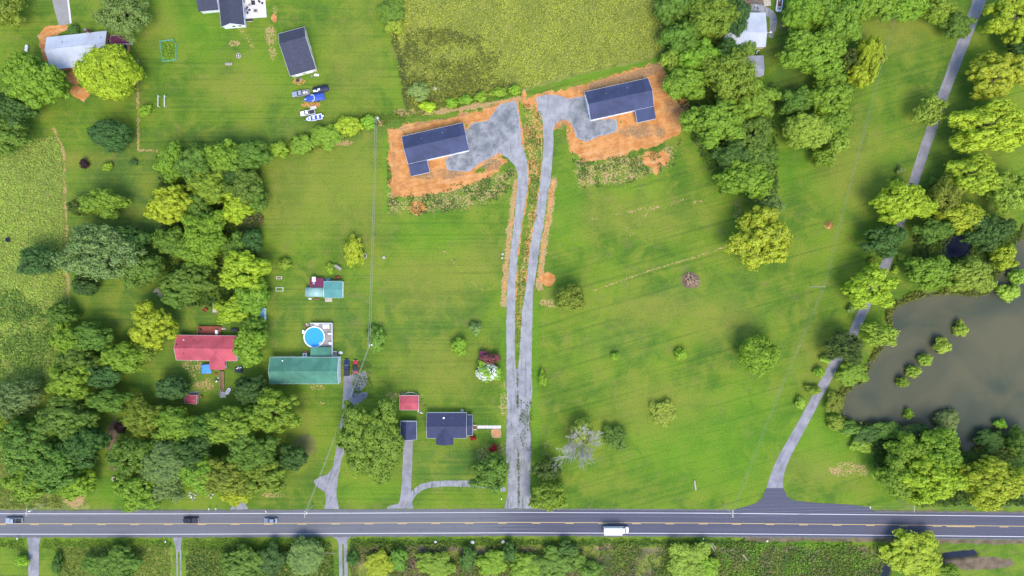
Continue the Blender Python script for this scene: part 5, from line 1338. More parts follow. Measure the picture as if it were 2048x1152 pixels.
# dark garage with offset ridge
root, L, W = gable('dark_garage', 'large dark-roofed garage above the parked boats', 'garage', 594.5, 102.5, 15.3, 54, 88, 3.2, 6.2, 'shingle_dark', 'wall_beige', .3, .20, False,
    [('S', -2.0, 2.6, 2.3, .1, 'garage_door'), ('S', 1.9, 2.6, 2.3, .1, 'garage_door'), ('E', 4.5, 1.0, 1.0, 1.6, 'window'), ('E', 1.0, .95, 2.1, .1, 'door')])
for q, (dx, dy, s_, mt) in enumerate(((-3.2, -9.2, .7, 'metal_dark'), (3.6, -9.0, .6, 'plastic_white'), (2.2, -9.1, .45, 'wood_grey'), (4.4, -9.3, .5, 'plastic_white'), (-2.0, -9.1, .5, 'metal_grey'))):
    pt = root.matrix_world @ Vector((0, 0, 0)) if False else Matrix.Rotation(math.radians(15.3), 4, 'Z') @ Vector((dx, dy, 0))
    jb = empty('storage_tub', (root.location.x+pt.x, root.location.y+pt.y, 0), .3*q, 'dark tub, grey bin and white boxes against the garage front, number by place %s' % ('far left', 'right', 'middle', 'far right', 'left')[q] if False else ('dark bin at the left of the garage front', 'white box right of the garage doors', 'wooden crate between the garage doors', 'white box at the right corner of the garage front', 'grey bin left of the garage doors')[q], 'box')
    m = MB(); m.frustum((-s_*.7, s_*.7, -s_*.5, s_*.5), (-s_*.8, s_*.8, -s_*.6, s_*.6), 0, s_); m.build('tub', M[mt], jb, False, .04); MB().box(-s_*.84, s_*.84, -s_*.64, s_*.64, s_+.003, s_+.07).build('lid', M[mt], jb)

# house at the top edge with patio
ht = empty('gabled_house', G(470, 0, 3), math.radians(5), 'dark-roofed house with white gable cut by the top edge of the view', 'house'); ht.location.z = 0
root, Lh, Wh = gable('front_wing', None, None, 461, 2, 95, 100, 47, 3.0, 5.4, 'shingle_dark', 'wall_white', .35, 0, False, [('W', -2.2, 1.2, 1.2, 1.1, 'window'), ('W', 0, 1.2, 1.4, 1.1, 'window'), ('W', 2.4, .95, 2.1, .1, 'door'), ('S', -6, 1.2, 1.2, 1.1, 'window')])
wing_children = list(root.children)
mw_h = Matrix.Translation(ht.location) @ Matrix.Rotation(math.radians(5), 4, 'Z')
mw_w = Matrix.Translation(root.location) @ Matrix.Rotation(math.radians(95), 4, 'Z')
rel = mw_h.inverted() @ mw_w
for ch in wing_children:
    ch.parent = ht
    ch.matrix_basis = rel
bpy.data.objects.remove(root)
k_ = px2m(1, 3)
m = MB(); m.box(-13.2, -6.2, -2.6, 8.0, -.1, 2.9); m.build('side_wall', M['wall_white'], ht)
roof_slope(ht, -13.6, -6.3, -3.0, 3.0, 3.5, 5.0, 'shingle_dark', False, 'side_roof')
roof_slope(ht, 2.8, 12.0, -.0, 2.95, 6.0, 4.6, 'shingle_dark', False, 'rear_roof')
MB().box(3.0, 11.8, .4, 8.0, -.1, 2.85).build('rear_wall', M['wall_white'], ht)
pa = empty('patio', G(505, 18, .1), math.radians(4.5), 'white concrete patio crowded with garden furniture', 'patio')
MB().box(-5.3, 1.8, -3.4, 4.0, -.05, .12).build('slab', M['concrete_pale'], pa); MB().box(1.83, 5.0, -3.4, 4.0, -.05, .125).build('slab', M['concrete_pale'], pa)
def patio_chair(dx, dy, rz, lab):
    p = Matrix.Rotation(math.radians(4.5), 4, 'Z') @ Vector((dx, dy, 0))
    e = empty('patio_chair', (pa.location.x+p.x, pa.location.y+p.y, .13), rz, lab, 'chair', 'dark chairs on the patio')
    MB().box(-.32, .32, -.32, .32, .38, .46).build('seat', M['cloth_dark'], e); MB().box(-.32, .32, .323, .42, .38, 1.0).build('backrest', M['cloth_dark'], e)
    for sx in (-.28, .28):
        for sy in (-.28, .28): MB().box(sx-.03, sx+.03, sy-.03, sy+.03, 0, .377).build('leg', M['metal_dark'], e)
tb = empty('patio_table', pa.matrix_basis @ Vector((0, 0, 0)), 0, 'oval glass table ringed by dark chairs on the patio', 'table')
p = Matrix.Rotation(math.radians(4.5), 4, 'Z') @ Vector((-2.6, -.5, 0)); tb.location = (pa.location.x+p.x, pa.location.y+p.y, .13)
m = MB(); m.prism_z([(1.0*math.cos(k*math.pi/12), .65*math.sin(k*math.pi/12)) for k in range(24)], .70, .74); m.build('table_top', M['metal_grey'], tb)
for sx in (-.6, .6): MB().box(sx-.05, sx+.05, -.3, .3, 0, .697).build('leg', M['metal_dark'], tb)
chl = ['chair at the left end of the patio table', 'chair at the lower left of the patio table', 'chair at the lower right of the patio table', 'chair at the right end of the patio table', 'chair at the upper right of the patio table', 'chair at the upper left of the patio table']
for q, (a, rr) in enumerate(((180, 1.5), (235, 1.3), (305, 1.3), (0, 1.5), (55, 1.3), (125, 1.3))):
    a = math.radians(a); patio_chair(-2.6+rr*math.cos(a), -.5+rr*.85*math.sin(a), a-math.pi/2+math.radians(4.5), 'dark '+chl[q])
patio_chair(-3.9, 2.2, .6, 'dark chair near the upper left corner of the patio'); patio_chair(-3.0, 2.6, -.2, 'dark chair beside the house wall on the patio'); patio_chair(2.9, 2.3, .9, 'dark chair on the right half of the patio nearest the house'); patio_chair(3.9, 1.7, 2.5, 'dark chair at the right side of the patio')
sf = empty('patio_sofa', (pa.location.x+.55, pa.location.y+2.4, .13), math.radians(4), 'grey outdoor sofa in the middle of the patio', 'sofa')
MB().box(-.45, .45, -1.0, 1.0, .1, .42).build('seat', M['metal_dark'], sf, False, .05); MB().box(-.75, -.453, -1.0, 1.0, .1, .85).build('backrest', M['metal_dark'], sf, False, .05)
fo = empty('patio_ottoman', (pa.location.x+1.2, pa.location.y-.8, .13), math.radians(4), 'grey square fire table at the lower middle of the patio', 'table')
MB().box(-.7, .7, -.55, .55, 0, .45).build('table_body', M['wood_grey'], fo, False, .03); MB().box(-.35, .35, -.25, .25, .453, .5).build('burner', M['metal_dark'], fo)
pr = empty('patio_pouf', (pa.location.x-1.0, pa.location.y+1.4, .13), 0, 'pale blue round pouf on the patio', 'pouf'); m = MB(); m.cyl(0, 0, 0, .4, .5, 18); m.build('cushion', M['roof_grey'], pr, False, .08)
bb = empty('garden_bench', G(499, 42, 0), math.radians(4), 'dark slatted bench with a pale front board below the patio', 'bench')
for q in range(4): MB().box(-1.2, 1.2, -.1+q*.16, .03+q*.16, .4, .45).build('slat', M['metal_dark'], bb)
MB().box(-1.2, 1.2, -.42, -.28, .2, .5).build('front_board', M['wood_pale'], bb)
for sx in (-1.05, 1.05): MB().box(sx-.06, sx+.06, -.1, .5, 0, .397).build('leg', M['metal_dark'], bb)
fr = empty('fire_ring', G(477.5, 112, 0), 0, 'small stone fire ring on the upper left lawn', 'fire pit')
for q in range(12):
    a = q/12*6.28; m = MB(); m.box(-.2, .2, -.12, .12, 0, .22); b = m.build('stone', M['stone_pale'], fr, False, .03); b.location = (.8*math.cos(a), .8*math.sin(a), 0); b.rotation_euler = (0, 0, a+math.pi/2)
m = MB(); m.cyl(0, 0, 0, .05, .62, 18); m.build('ash_bed', M['ash'], fr); m = MB(); m.cyl(0, 0, .053, .16, .25, 12); m.build('pale_log', M['plastic_white'], fr)
ws = empty('wood_stack', G(457.5, 128.5, 0), .02, 'small stack of cut logs left of the fire ring', 'firewood')
for q in range(8):
    m = MB(); m.tube([(-1.15+q*.33, -.45, .2+.05*(q % 3)), (-1.15+q*.33, .45, .2+.05*(q % 2))], .17, 8); m.build('log', M['wood_pale' if q % 2 else 'wood_grey'], ws)

# white mobile home and shed, upper right
root, L, W = gable('mobile_home', 'white-roofed mobile home at the top right of the tree strip', 'house', 1490.5, 59.5, 0, 82, 69, 3.0, 4.3, 'roof_white', 'wall_beige', .25, -.12, True, [('S', 2, 1.0, 2.0, .1, 'door'), ('S', -3, 1.3, 1.1, 1.2, 'window'), ('W', 0, 1.2, 1.1, 1.2, 'window')], fascia=False)
m = MB(); m.tube([(L/2+.2, -.12*W, 4.2), (L/2+1.6, -.12*W, 4.3)], .06, 6); m.cyl(L/2+1.6, -.12*W, 4.2, 4.5, .3, 10); m.build('antenna', M['plastic_white'], root)
root, L, W = gable('grey_shed', 'grey-roofed shed below the white mobile home', 'shed', 1506, 131, 0, 43, 40, 2.4, 3.0, 'roof_grey', 'wall_white', .2, -.2, True, [('S', 1, 1.2, 1.9, .1, 'door')], fascia=False)

# ------------------------------------------------------------------ vehicles (local X forward)
def wheels(e, xs, yw, r=.37, w=.24):
    for x in xs:
        for s in (-1, 1):
            m = MB(); m.prism_y([(x+r*math.cos(k*math.pi/9), r+r*math.sin(k*math.pi/9)) for k in range(18)], s*yw-w/2, s*yw+w/2); o = m.build('wheel', M['rubber'], e)
            m = MB(); m.prism_y([(x+r*.55*math.cos(k*math.pi/6), r+r*.55*math.sin(k*math.pi/6)) for k in range(12)], min(s*(yw+w/2+.002), s*(yw+w/2+.03)), max(s*(yw+w/2+.002), s*(yw+w/2+.03))); m.build('rim', M['metal_grey'], o)
def sec(x, hw, z0, z1, c=.14):
    return [(x,-hw,z0),(x,hw,z0),(x,hw,z1-c),(x,hw-c*.8,z1-c*.15),(x,hw-c*1.8,z1),(x,-hw+c*1.8,z1),(x,-hw+c*.8,z1-c*.15),(x,-hw,z1-c)]
def cabin(e, x0, x1, x2, x3, hw, hw2, z0, z1, paint):
    """Greenhouse: base x0..x1, roof x2..x3; glass set 12 mm proud."""
    b = MB(); b.frustum((x0, x1, -hw, hw), (x2, x3, -hw2, hw2), z0, z1); o = b.build('cab', M[paint], e, False, .06)
    def quad(p, n, nm):
        n = Vector(n)*.014; q = [Vector(v)+n for v in p]; c = sum(q, Vector())/4
        q = [c+(v-c)*.86 for v in q]; m = MB(); m.add(q+[v-n*.8 for v in q], [(0,1,2,3),(7,6,5,4),(0,4,5,1),(1,5,6,2),(2,6,7,3),(3,7,4,0)]); m.build(nm, M['glass'], e)
    quad([(x1,-hw,z0),(x1,hw,z0),(x3,hw2,z1),(x3,-hw2,z1)], (.7,0,.7), 'windshield'); quad([(x0,-hw,z0),(x0,hw,z0),(x2,hw2,z1),(x2,-hw2,z1)], (-.7,0,.7), 'rear_window')
    for s in (-1, 1): quad([(x0,s*hw,z0),(x1,s*hw,z0),(x3,s*hw2,z1),(x2,s*hw2,z1)], (0,s,.3), 'side_window')
def lights(e, xf, xr, hw, z):
    for s in (-1, 1):
        MB().box(xf-.06, xf+.02, s*hw*.72-.18, s*hw*.72+.18, z, z+.16).build('headlight', M['lamp_glass'], e)
        MB().box(xr-.02, xr+.05, s*hw*.82-.12, s*hw*.82+.12, z, z+.22).build('tail_light', M['tail_red'], e)
def pickup(px, py, head, L, paint, label, cover=None, cargo=None, W=1.98, grp=None):
    e = empty('pickup_truck', G(px, py, 0), math.radians(head), label, 'truck', grp); hw = W/2; xf, xr = L/2, -L/2; xc = xf-L*.30; xb = xf-L*.60
    m = MB(); m.loft([sec(xf, hw*.80, .45, .92), sec(xf-.18, hw*.93, .38, 1.02), sec(xc+.1, hw, .36, 1.14), sec(xb, hw, .36, 1.16)]); m.build('body', M[paint], e)
    cabin(e, xb+.02, xc+.12, xb+.28, xc-.55, hw*.95, hw*.80, 1.10, 1.78, paint)
    MB().box(xr, xb-.003, -hw+.09, hw-.09, .45, .72).build('bed_floor', M['metal_dark' if not cargo else 'wood_grey'], e)
    for a in ((xr, xb-.003, -hw, -hw+.087), (xr, xb-.003, hw-.087, hw)): MB().box(*a, .42, 1.14).build('bed_side', M[paint], e, False, .02)
    MB().box(xr-.06, xr-.003, -hw+.09, hw-.09, .5, 1.12).build('tailgate', M[paint], e); MB().box(xr-.2, xr-.065, -hw+.05, hw-.05, .42, .6).build('bumper', M['metal_grey'], e)
    if cover: MB().box(xr+.02, xb-.05, -hw+.10, hw-.10, 1.10, 1.16).build('bed_cover', M[cover], e)
    wheels(e, (xf-L*.17, xr+L*.21), hw-.13); lights(e, xf, xr-.03, hw, .75)
    return e
def sedan(px, py, head, L, paint, label, W=1.82, roof=None):
    e = empty('car', G(px, py, 0), math.radians(head), label, 'car'); hw = W/2; xf, xr = L/2, -L/2
    m = MB(); m.loft([sec(xf, hw*.72, .38, .68), sec(xf-.2, hw*.9, .3, .80), sec(xf-L*.28, hw, .28, .98), sec(xr+L*.22, hw, .28, 1.02), sec(xr+.2, hw*.92, .32, .94), sec(xr, hw*.78, .42, .82)]); m.build('body', M[paint], e)
    cabin(e, xr+L*.12, xf-L*.28, xr+L*.28, xf-L*.46, hw*.90, hw*.70, .94, 1.42, roof or paint)
    wheels(e, (xf-L*.19, xr+L*.19), hw-.11, .33, .22); lights(e, xf-.05, xr, hw, .6)
    return e
pickup(694.5, 735, 90, 5.9, 'car_navy', 'navy blue pickup truck parked at the right end of the green-roofed house', 'cover_black')
sedan(712, 733, 90, 4.7, 'car_red', 'red car with a dark roof parked beside the navy pickup', roof='car_black')
e = pickup(603, 188, 188, 6.3, 'car_silver', 'old grey pickup truck with a loaded bed left of the covered boats', None, True)
for q in range(6): m = MB(); s_ = R.uniform(.25, .5); m.box(-s_, s_, -s_*.6, s_*.6, 0, s_); b = m.build('bed_load', M[('wood_pale', 'plastic_white', 'metal_grey')[q % 3]], e, False, .03); b.location = (-1.0-.35*q, R.uniform(-.4, .4), .73); b.rotation_euler = (0, 0, q)
pickup(616.5, 226.5, 190, 5.3, 'car_white', 'small white pickup truck with a dark bed above the open boat', None, None, 1.75)
pickup(31, 1039.5, 180, 5.9, 'car_silver', 'silver pickup truck driving left at the left end of the road')
pickup(383, 1039.5, 180, 5.4, 'car_black', 'dark pickup truck driving left on the road, second from the left edge', 'cover_black')
sedan(543, 1039.5, 180, 4.9, 'car_grey', 'grey-blue car driving left on the road, nearest the pole with transformer')
# white box truck
bt = empty('box_truck', G(1231, 1057.5, 0), 0, 'white box truck driving right in the lower lane of the road', 'truck')
MB().box(-4.6, 2.0, -1.22, 1.22, .95, 3.3).build('cargo_box', M['car_white'], bt, False, .05); MB().box(-4.6, 4.2, -.5, .5, .5, .94).build('chassis', M['metal_dark'], bt)
m = MB(); m.loft([sec(4.6, .85, .5, 1.25), sec(4.35, 1.0, .45, 1.42), sec(3.5, 1.08, .45, 1.6), sec(2.06, 1.08, .45, 1.62)]); m.build('hood', M['car_white'], bt)
cabin(bt, 2.06, 3.55, 2.15, 2.95, 1.05, .9, 1.58, 2.45, 'car_white'); wheels(bt, (3.5, -2.9), .98, .45, .3); lights(bt, 4.5, -4.6, 1.0, .9)
for s in (-1, 1): MB().box(2.9, 3.05, min(s*1.09, s*1.35), max(s*1.09, s*1.35), 1.5, 1.9).build('mirror', M['metal_dark'], bt)
# boats
def hull(L, W, z0, z1, n=12):
    secs = []
    for i in range(n+1):
        t = i/n; x = -L/2+L*t; w = W/2*(1 if t < .45 else math.sqrt(max(0.0, 1-((t-.45)/.55)**2.0))*.98+.02); zz = z0+(.25*max(0, t-.6))
        secs.append([(x, -w, z1+.1*t), (x, -w*.75, (zz+z1)/2*.6+zz*.25), (x, 0, zz), (x, w*.75, (zz+z1)/2*.6+zz*.25), (x, w, z1+.1*t)])
    return secs
def trailer_under(e, L, W):
    MB().box(-L/2+.2, L/2+1.0, -.07, .07, .42, .52).build('trailer_beam', M['metal_grey'], e)
    wheels(e, (-L*.15,), W/2+.05, .33, .2)
def covered_boat(px, py, head, L, W, cov, label, stripe=None):
    e = empty('covered_boat', G(px, py, .8), math.radians(head), label, 'boat'); e.location.z = 0
    m = MB(); m.loft(hull(L, W, .55, 1.35)); m.build('hull', M['boat_white'], e, False)
    secs = []
    for r_ in hull(L*1.01, W*1.04, .55, 1.38):
        a, b = r_[0], r_[-1]; x = a[0]; t = (x+L/2)/L; top = 1.75-.5*(t-.35)**2*2.2
        w = b[1]; secs.append([(x, -w, a[2]-.25), (x, -w, a[2]+.01), (x, -w*.5, (a[2]+top)/2+.1), (x, 0, top), (x, w*.5, (a[2]+top)/2+.1), (x, w, a[2]+.01), (x, w, a[2]-.25)])
    m = MB(); m.loft(secs); m.build('cover', M[cov], e, True)
    if stripe:
        pts = [(-.2, -W*.5, 1.5), (.1, -W*.35, 1.74), (-.05, 0, 1.82), (.1, W*.35, 1.74), (1.2, W*.47, 1.6), (2.2, W*.33, 1.58)]
        m = MB(); m.tube([(.9, -W*.46, 1.55), (.0, -W*.36, 1.76), (-.25, 0, 1.82), (.0, W*.36, 1.76), (.9, W*.46, 1.55)], .12, 6); m.build('windscreen_frame', M['boat_white'], e)
    trailer_under(e, L, W); return e
covered_boat(629, 196.5, 191, 7.4, 2.6, 'cover_blue', 'blue tarpaulin-covered motor boat below the black-covered one', True)
bk = empty('covered_pontoon', G(642, 179, .9), math.radians(11), 'black-covered boat with white cushions right of the grey pickup', 'boat'); bk.location.z = 0
m = MB(); m.loft([[(x, -w, 1.0), (x, -w, 1.45), (x, 0, 1.7), (x, w, 1.45), (x, w, 1.0)] for x, w in ((-2.9, .9), (-2.6, 1.15), (1.6, 1.2), (2.6, 1.1), (2.85, .7))]); m.build('cover', M['cover_black'], bk, True)
for s in (-.75, .75): m = MB(); m.tube([(-2.7, s, .6), (2.3, s, .6), (2.8, s, .75)], [.33, .33, .08], 10); m.build('pontoon', M['metal_grey'], bk)
for q, (a, b, c) in enumerate(((-2.2, -.35, .5), (-1.3, -.6, .3), (-.6, -.1, .45))): MB().box(a-c, a+c, b-c*.7, b+c*.7, 1.62, 1.85).build('cushion', M['boat_white'], bk, False, .06)
trailer_under(bk, 5.0, 2.0)
ob = empty('open_boat', G(629, 236.5, .6), math.radians(192), 'open blue and white motor boat beside the hedge', 'boat'); ob.location.z = 0
L_, W_ = 6.0, 2.1
m = MB(); m.loft(hull(L_, W_, .45, 1.15), True); m.build('hull', M['boat_white'], ob)
m = MB(); m.prism_z([(-2.7, -.75), (1.0, -.78), (1.9, -.5), (2.35, 0), (1.9, .5), (1.0, .78), (-2.7, .75)], 1.18, 1.24); m.build('deck_carpet', M['cover_blue'], ob)
for a in ((-1.9, -1.2), (-.3, .25), (1.2, 1.7)): MB().box(a[0], a[1], -.6, .6, 1.243, 1.5).build('seat', M['boat_white'], ob, False, .05)
MB().box(.35, .5, -.7, .7, 1.243, 1.7).build('console', M['boat_white'], ob); MB().box(-3.7, -3.0, -.25, .25, .8, 1.7).build('outboard_motor', M['boat_white'], ob, False, .08)
m = MB(); m.tube([(x, y, 1.3) for x, y in ((-2.9, -1.0), (.4, -1.0), (1.7, -.75), (2.6, -.25), (2.85, 0), (2.6, .25), (1.7, .75), (.4, 1.0), (-2.9, 1.0))], .07, 6); m.build('gunwale', M['boat_white'], ob); trailer_under(ob, L_, W_)
wt = empty('small_trailer', G(627, 215.5, .5), math.radians(12), 'cream-topped small trailer above the white pickup', 'trailer'); wt.location.z = 0
MB().box(-1.15, 1.15, -.55, .55, .5, .75).build('box', M['wall_beige'], wt, False, .03); wheels(wt, (0,), .7, .26, .16); MB().box(-2.2, -1.153, -.05, .05, .5, .58).build('tow_bar', M['metal_dark'], wt)
sb = empty('white_boat', G(1558.5, 6, .6), math.radians(-97), 'white boat full of junk at the top edge beside the grove', 'boat'); sb.location.z = 0
m = MB(); m.loft([[(x, -w, .5), (x, -w, 1.15), (x, w, 1.15), (x, w, .5)] for x, w in ((-3.4, 1.0), (2.6, 1.1), (3.3, .8))]); m.build('hull', M['boat_white'], sb); MB().box(-3.0, 1.4, -.75, .75, 1.153, 1.19).build('floor', M['wood_brown'], sb)
for q in range(6): m = MB(); s_ = R.uniform(.2, .4); m.box(-s_, s_, -s_, s_, 0, s_); b = m.build('junk', M[('metal_grey', 'wood_brown', 'brick_dark')[q % 3]], sb, False, .03); b.location = (-2.6+q*.7, R.uniform(-.3, .3), 1.192); b.rotation_euler = (0, 0, q)
m = MB(); m.frustum((1.5, 2.6, -.8, .8), (1.7, 2.3, -.6, .6), 1.153, 1.75); m.build('windscreen', M['metal_grey'], sb)

# ------------------------------------------------------------------ utility poles and lines
def pole(bx, by, h, label, arm=None, arm_rot=0, transformer=False, lamp=False, arm2=False):
    e = empty('utility_pole', G(bx, by, 0), 0, label, 'pole', 'utility poles')
    m = MB(); m.tube([(0, 0, -.2), (0, 0, h)], [.17, .11], 10); m.build('post', M['pole_wood'], e)
    if arm:
        for q in range(2 if arm2 else 1):
            dx = .16+.45*q*0+.0
            m = MB(); m.box(-.07+q*.34+.12, .07+q*.34+.12, -arm/2, arm/2, h-.45, h-.28); o = m.build('crossarm', M['wood_pale'], e); o.rotation_euler = (0, 0, arm_rot)
            for u in (-.92, -.45, .45, .92): m = MB(); m.cyl(q*.34+.12, u*arm/2, h-.277, h-.02, .055, 8); i = m.build('insulator', M['plastic_white'], e); i.rotation_euler = (0, 0, arm_rot)
    if transformer: m = MB(); m.cyl(.42, 0, h-2.1, h-1.1, .27, 14); m.build('transformer', M['plastic_white'], e)
    if lamp: m = MB(); m.tube([(0, 0, h-.8), (.9, .2, h-.5)], .04, 6); m.cyl(.95, .2, h-.62, h-.42, .25, 12); m.build('lamp_head', M['plastic_white'], e)
    return e
def top_of(e, h): return Vector((e.location.x, e.location.y, h))
pA = pole(762, 247, 9.6, 'wooden utility pole with white top at the hedge end above the lawn', None, 0, True)
pB = pole(748, 687, 9.0, 'utility pole standing in the bush beside the parked cars', 1.6, .2, False, True)
pC = pole(626, 1010, 10.5, 'roadside utility pole with white transformer left of the oak driveway', 2.6, 0, True)
pD = pole(92, 1006, 10.5, 'roadside utility pole with crossarm at the left end of the road', 2.8, 0, True)
pE = pole(1446, 1009, 10.5, 'roadside utility pole with double crossarm beside the lane mouth', 2.8, 0, False, False, True)
pF = pole(1795, 1000, 10.5, 'roadside utility pole below the pond trees at the lower right', 2.2, 0)
pH = pole(1622, 573, 11.0, 'utility pole alone in the right field seen leaning outward', None, 0)
pI = pole(1047.5, 184, 3.0, 'short wooden post between the two gravel pads', None)
def wire(a, b, sag, label, rad=.04, grp='overhead lines'):
    pts = [a.lerp(b, t/16)+Vector((0, 0, -sag*4*(t/16)*(1-t/16))) for t in range(17)]
    m = MB(); m.tube(pts, rad, 5); o = m.build('power_line', M['cable']); tag(o, label, 'cable', grp)
tA, tB, tC, tD, tE, tF, tH = top_of(pA, 9.4), top_of(pB, 8.8), top_of(pC, 10.3), top_of(pD, 10.2), top_of(pE, 10.3), top_of(pF, 10.3), top_of(pH, 10.9)
ex = Vector((1, 0, 0)); ey = Vector((0, 1, 0))
wire(tA-ex*.25, tB-ex*.3, 1.0, 'left overhead wire running down the lawn from the hedge pole', .055); wire(tA+ex*.25, tB+ex*.3, 1.1, 'right overhead wire running down the lawn from the hedge pole', .055)
wire(tB, tC, .9, 'overhead wire from the yard pole to the roadside transformer pole')
wire(tB+ex*.3, tC+ex*.3, 1.2, 'second overhead wire from the yard pole to the roadside transformer pole')
far = G(1835, -120, 10.5)
wire(tE-ex*.4, tH-ex*.3, 1.4, 'left overhead wire across the right field to the roadside pole', .026); wire(tE+ex*.4, tH+ex*.3, 1.5, 'right overhead wire across the right field to the roadside pole', .026)
wire(tH-ex*.3, far-ex*.3, 1.6, 'left overhead wire from the field pole to the top edge', .026); wire(tH+ex*.3, far+ex*.3, 1.7, 'right overhead wire from the field pole to the top edge', .026)
for q, (dy, w_) in enumerate(((1.25, 'upper'), (0.0, 'middle'), (-1.25, 'lower'))):
    wire(tE+ey*dy, tF+ey*dy*.8, 1.2, '%s roadside wire over the lane mouth' % w_, .03); wire(tE+ey*dy, tC+ey*dy, 1.6, '%s roadside wire along the middle of the road' % w_, .02)
    wire(tC+ey*dy, tD+ey*dy, 1.6, '%s roadside wire along the left of the road' % w_, .02)
wire(tF, G(2300, 1012, 10), 1.2, 'roadside wire leaving at the right edge', .03)

# ------------------------------------------------------------------ yard things
def frame_box(px, py, w, l, h, rot, label, mat, name, cat, inner=None, t=.12):
    e = empty(name, G(px, py, 0), rot, label, cat)
    for a in ((-w/2, w/2, l/2-t, l/2), (-w/2, w/2, -l/2, -l/2+t), (-w/2, -w/2+t, -l/2+t+.003, l/2-t-.003), (w/2-t, w/2, -l/2+t+.003, l/2-t-.003)): MB().box(*a, 0, h).build('side_board', M[mat], e)
    if inner: MB().box(-w/2+t+.003, w/2-t-.003, -l/2+t+.003, l/2-t-.003, 0, h*.5).build('soil', M[inner], e)
    return e
frame_box(558.5, 555.5, 2.0, .95, .35, 0, 'upper of two small white-edged raised beds on the mown lawn', 'plastic_white', 'raised_bed', 'raised bed', 'wood_brown')
frame_box(559.5, 578.5, 2.7, 1.4, .35, 0, 'lower of two small white-edged raised beds on the mown lawn', 'plastic_white', 'raised_bed', 'raised bed', 'ground')
frame_box(432.5, 617, 2.6, 3.3, .5, 0, 'grey-edged sandbox under the yellow tree above the red roof', 'wood_grey', 'sandbox', 'sandbox', 'wood_pale')
frame_box(992.5, 867, 3.2, 2.9, .12, 0, 'square pale gravel pit beside the gravel driveway', 'wood_pale', 'horseshoe_pit', 'pit', 'wood_cut')
gf = empty('garden_fence', G(338, 102, 0), 0, 'teal net fence round the small vegetable bed on the upper left lawn', 'fence')
cr_ = [(-16, 18), (9, 21.5), (15.5, 13), (15.5, -18.5), (-11, -21.5)]
for (a, b) in zip(cr_, cr_[1:]+cr_[:1]):
    a = Vector((a[0]/S, a[1]/S, 0)); b = Vector((b[0]/S, b[1]/S, 0)); m = MB()
    for zz in (.25, .5, .75, 1.0): m.tube([a+Vector((0,0,zz)), b+Vector((0,0,zz))], .035, 5)
    m.build('net', M['teal_net'], gf); m = MB(); m.tube([a, a+Vector((0, 0, 1.1))], .06, 6); m.build('post', M['wood_pale'], gf)
tp = empty('clothes_posts', G(326, 204, 0), 0, 'pair of white timber frames standing on the upper left lawn', 'frame')
for sx in (-1.1, 1.2):
    MB().box(sx-.09, sx+.09, -2.1, 2.1, 1.3, 1.48).build('crossbar', M['plastic_white'], tp)
    for sy in (-1.9, 1.9): MB().box(sx-.09, sx+.09, sy-.09, sy+.09, 0, 1.297).build('post', M['plastic_white'], tp)
pt = empty('propane_tank', G(54, 98, .5), math.radians(84), 'white propane tank on the lawn at the upper left', 'tank'); pt.location.z = 0
m = MB(); m.tube([(-1.55, 0, .75), (-1.4, 0, .75), (-1.1, 0, .75), (1.1, 0, .75), (1.4, 0, .75), (1.55, 0, .75)], [.12, .4, .55, .55, .4, .12], 16); m.build('shell', M['plastic_white'], pt, True)
m = MB(); m.cyl(0, 0, 1.28, 1.45, .16, 12); m.build('dome', M['metal_grey'], pt)
for sx in (-.8, .8): MB().box(sx-.1, sx+.1, -.4, .4, 0, .3).build('foot', M['concrete'], pt)
fr = empty('fire_ring', G(728.5, 512, 0), 0, 'round fire pit ringed with pale stones beside the yellow-green tree', 'fire pit')
for q in range(14):
    a = q/14*6.28; m = MB(); m.box(-.2, .2, -.15, .15, 0, .35); b = m.build('stone', M['stone_pale'], fr, False, .03); b.location = (.88*math.cos(a), .88*math.sin(a), 0); b.rotation_euler = (0, 0, a+math.pi/2)
m = MB(); m.cyl(0, 0, 0, .08, .7, 18); m.build('ash_bed', M['char'], fr); m = MB(); m.cyl(0, 0, .083, .2, .3, 10); m.build('charred_log', M['ash'], fr)
bs = empty('bench_swing', G(677, 535, .8), math.radians(-32), 'tilted grey wooden bench swing near the teal shed', 'bench'); bs.location.z = 0
for q in range(5): MB().box(-1.4, 1.4, -.55+q*.22, -.36+q*.22, 1.5+.03*q, 1.55+.03*q).build('slat', M['wood_grey'], bs)
for sx in (-1.35, 1.35):
    m = MB(); m.tube([(sx, -.6, 0), (sx, 0, 1.48)], .06, 6); m.tube([(sx, .6, 0), (sx, 0, 1.48)], .06, 6); m.build('leg', M['wood_brown'], bs)
rt = empty('garden_tractor', G(675, 555, 0), .2, 'red garden tractor behind the teal shed', 'mower')
m = MB(); m.loft([sec(.85, .3, .35, .8), sec(.3, .36, .35, .9), sec(-.1, .36, .35, .6), sec(-.8, .42, .4, .75)]); m.build('body', M['red_paint'], rt); MB().box(-.55, -.15, -.25, .25, .75, .82).build('seat', M['metal_dark'], rt); wheels(rt, (.6, -.5), .48, .27, .16)
rm = empty('riding_mower', G(411.5, 620, 0), .8, 'red riding mower on the grass above the red deck', 'mower')
m = MB(); m.loft([sec(.85, .3, .35, .8), sec(.3, .36, .35, .9), sec(-.1, .36, .35, .6), sec(-.8, .42, .4, .75)]); m.build('body', M['red_paint'], rm); MB().box(-.55, -.15, -.25, .25, .75, .9).build('seat', M['metal_dark'], rm); wheels(rm, (.6, -.5), .48, .27, .16)
bk2 = empty('blue_barrow', G(657, 559.5, 0), .1, 'pale blue cart behind the teal shed', 'cart'); m = MB(); m.frustum((-.6, .6, -.35, .35), (-.8, .8, -.5, .5), .35, .7); m.build('tray', M['roof_blue'], bk2); wheels(bk2, (0,), .5, .22, .1)
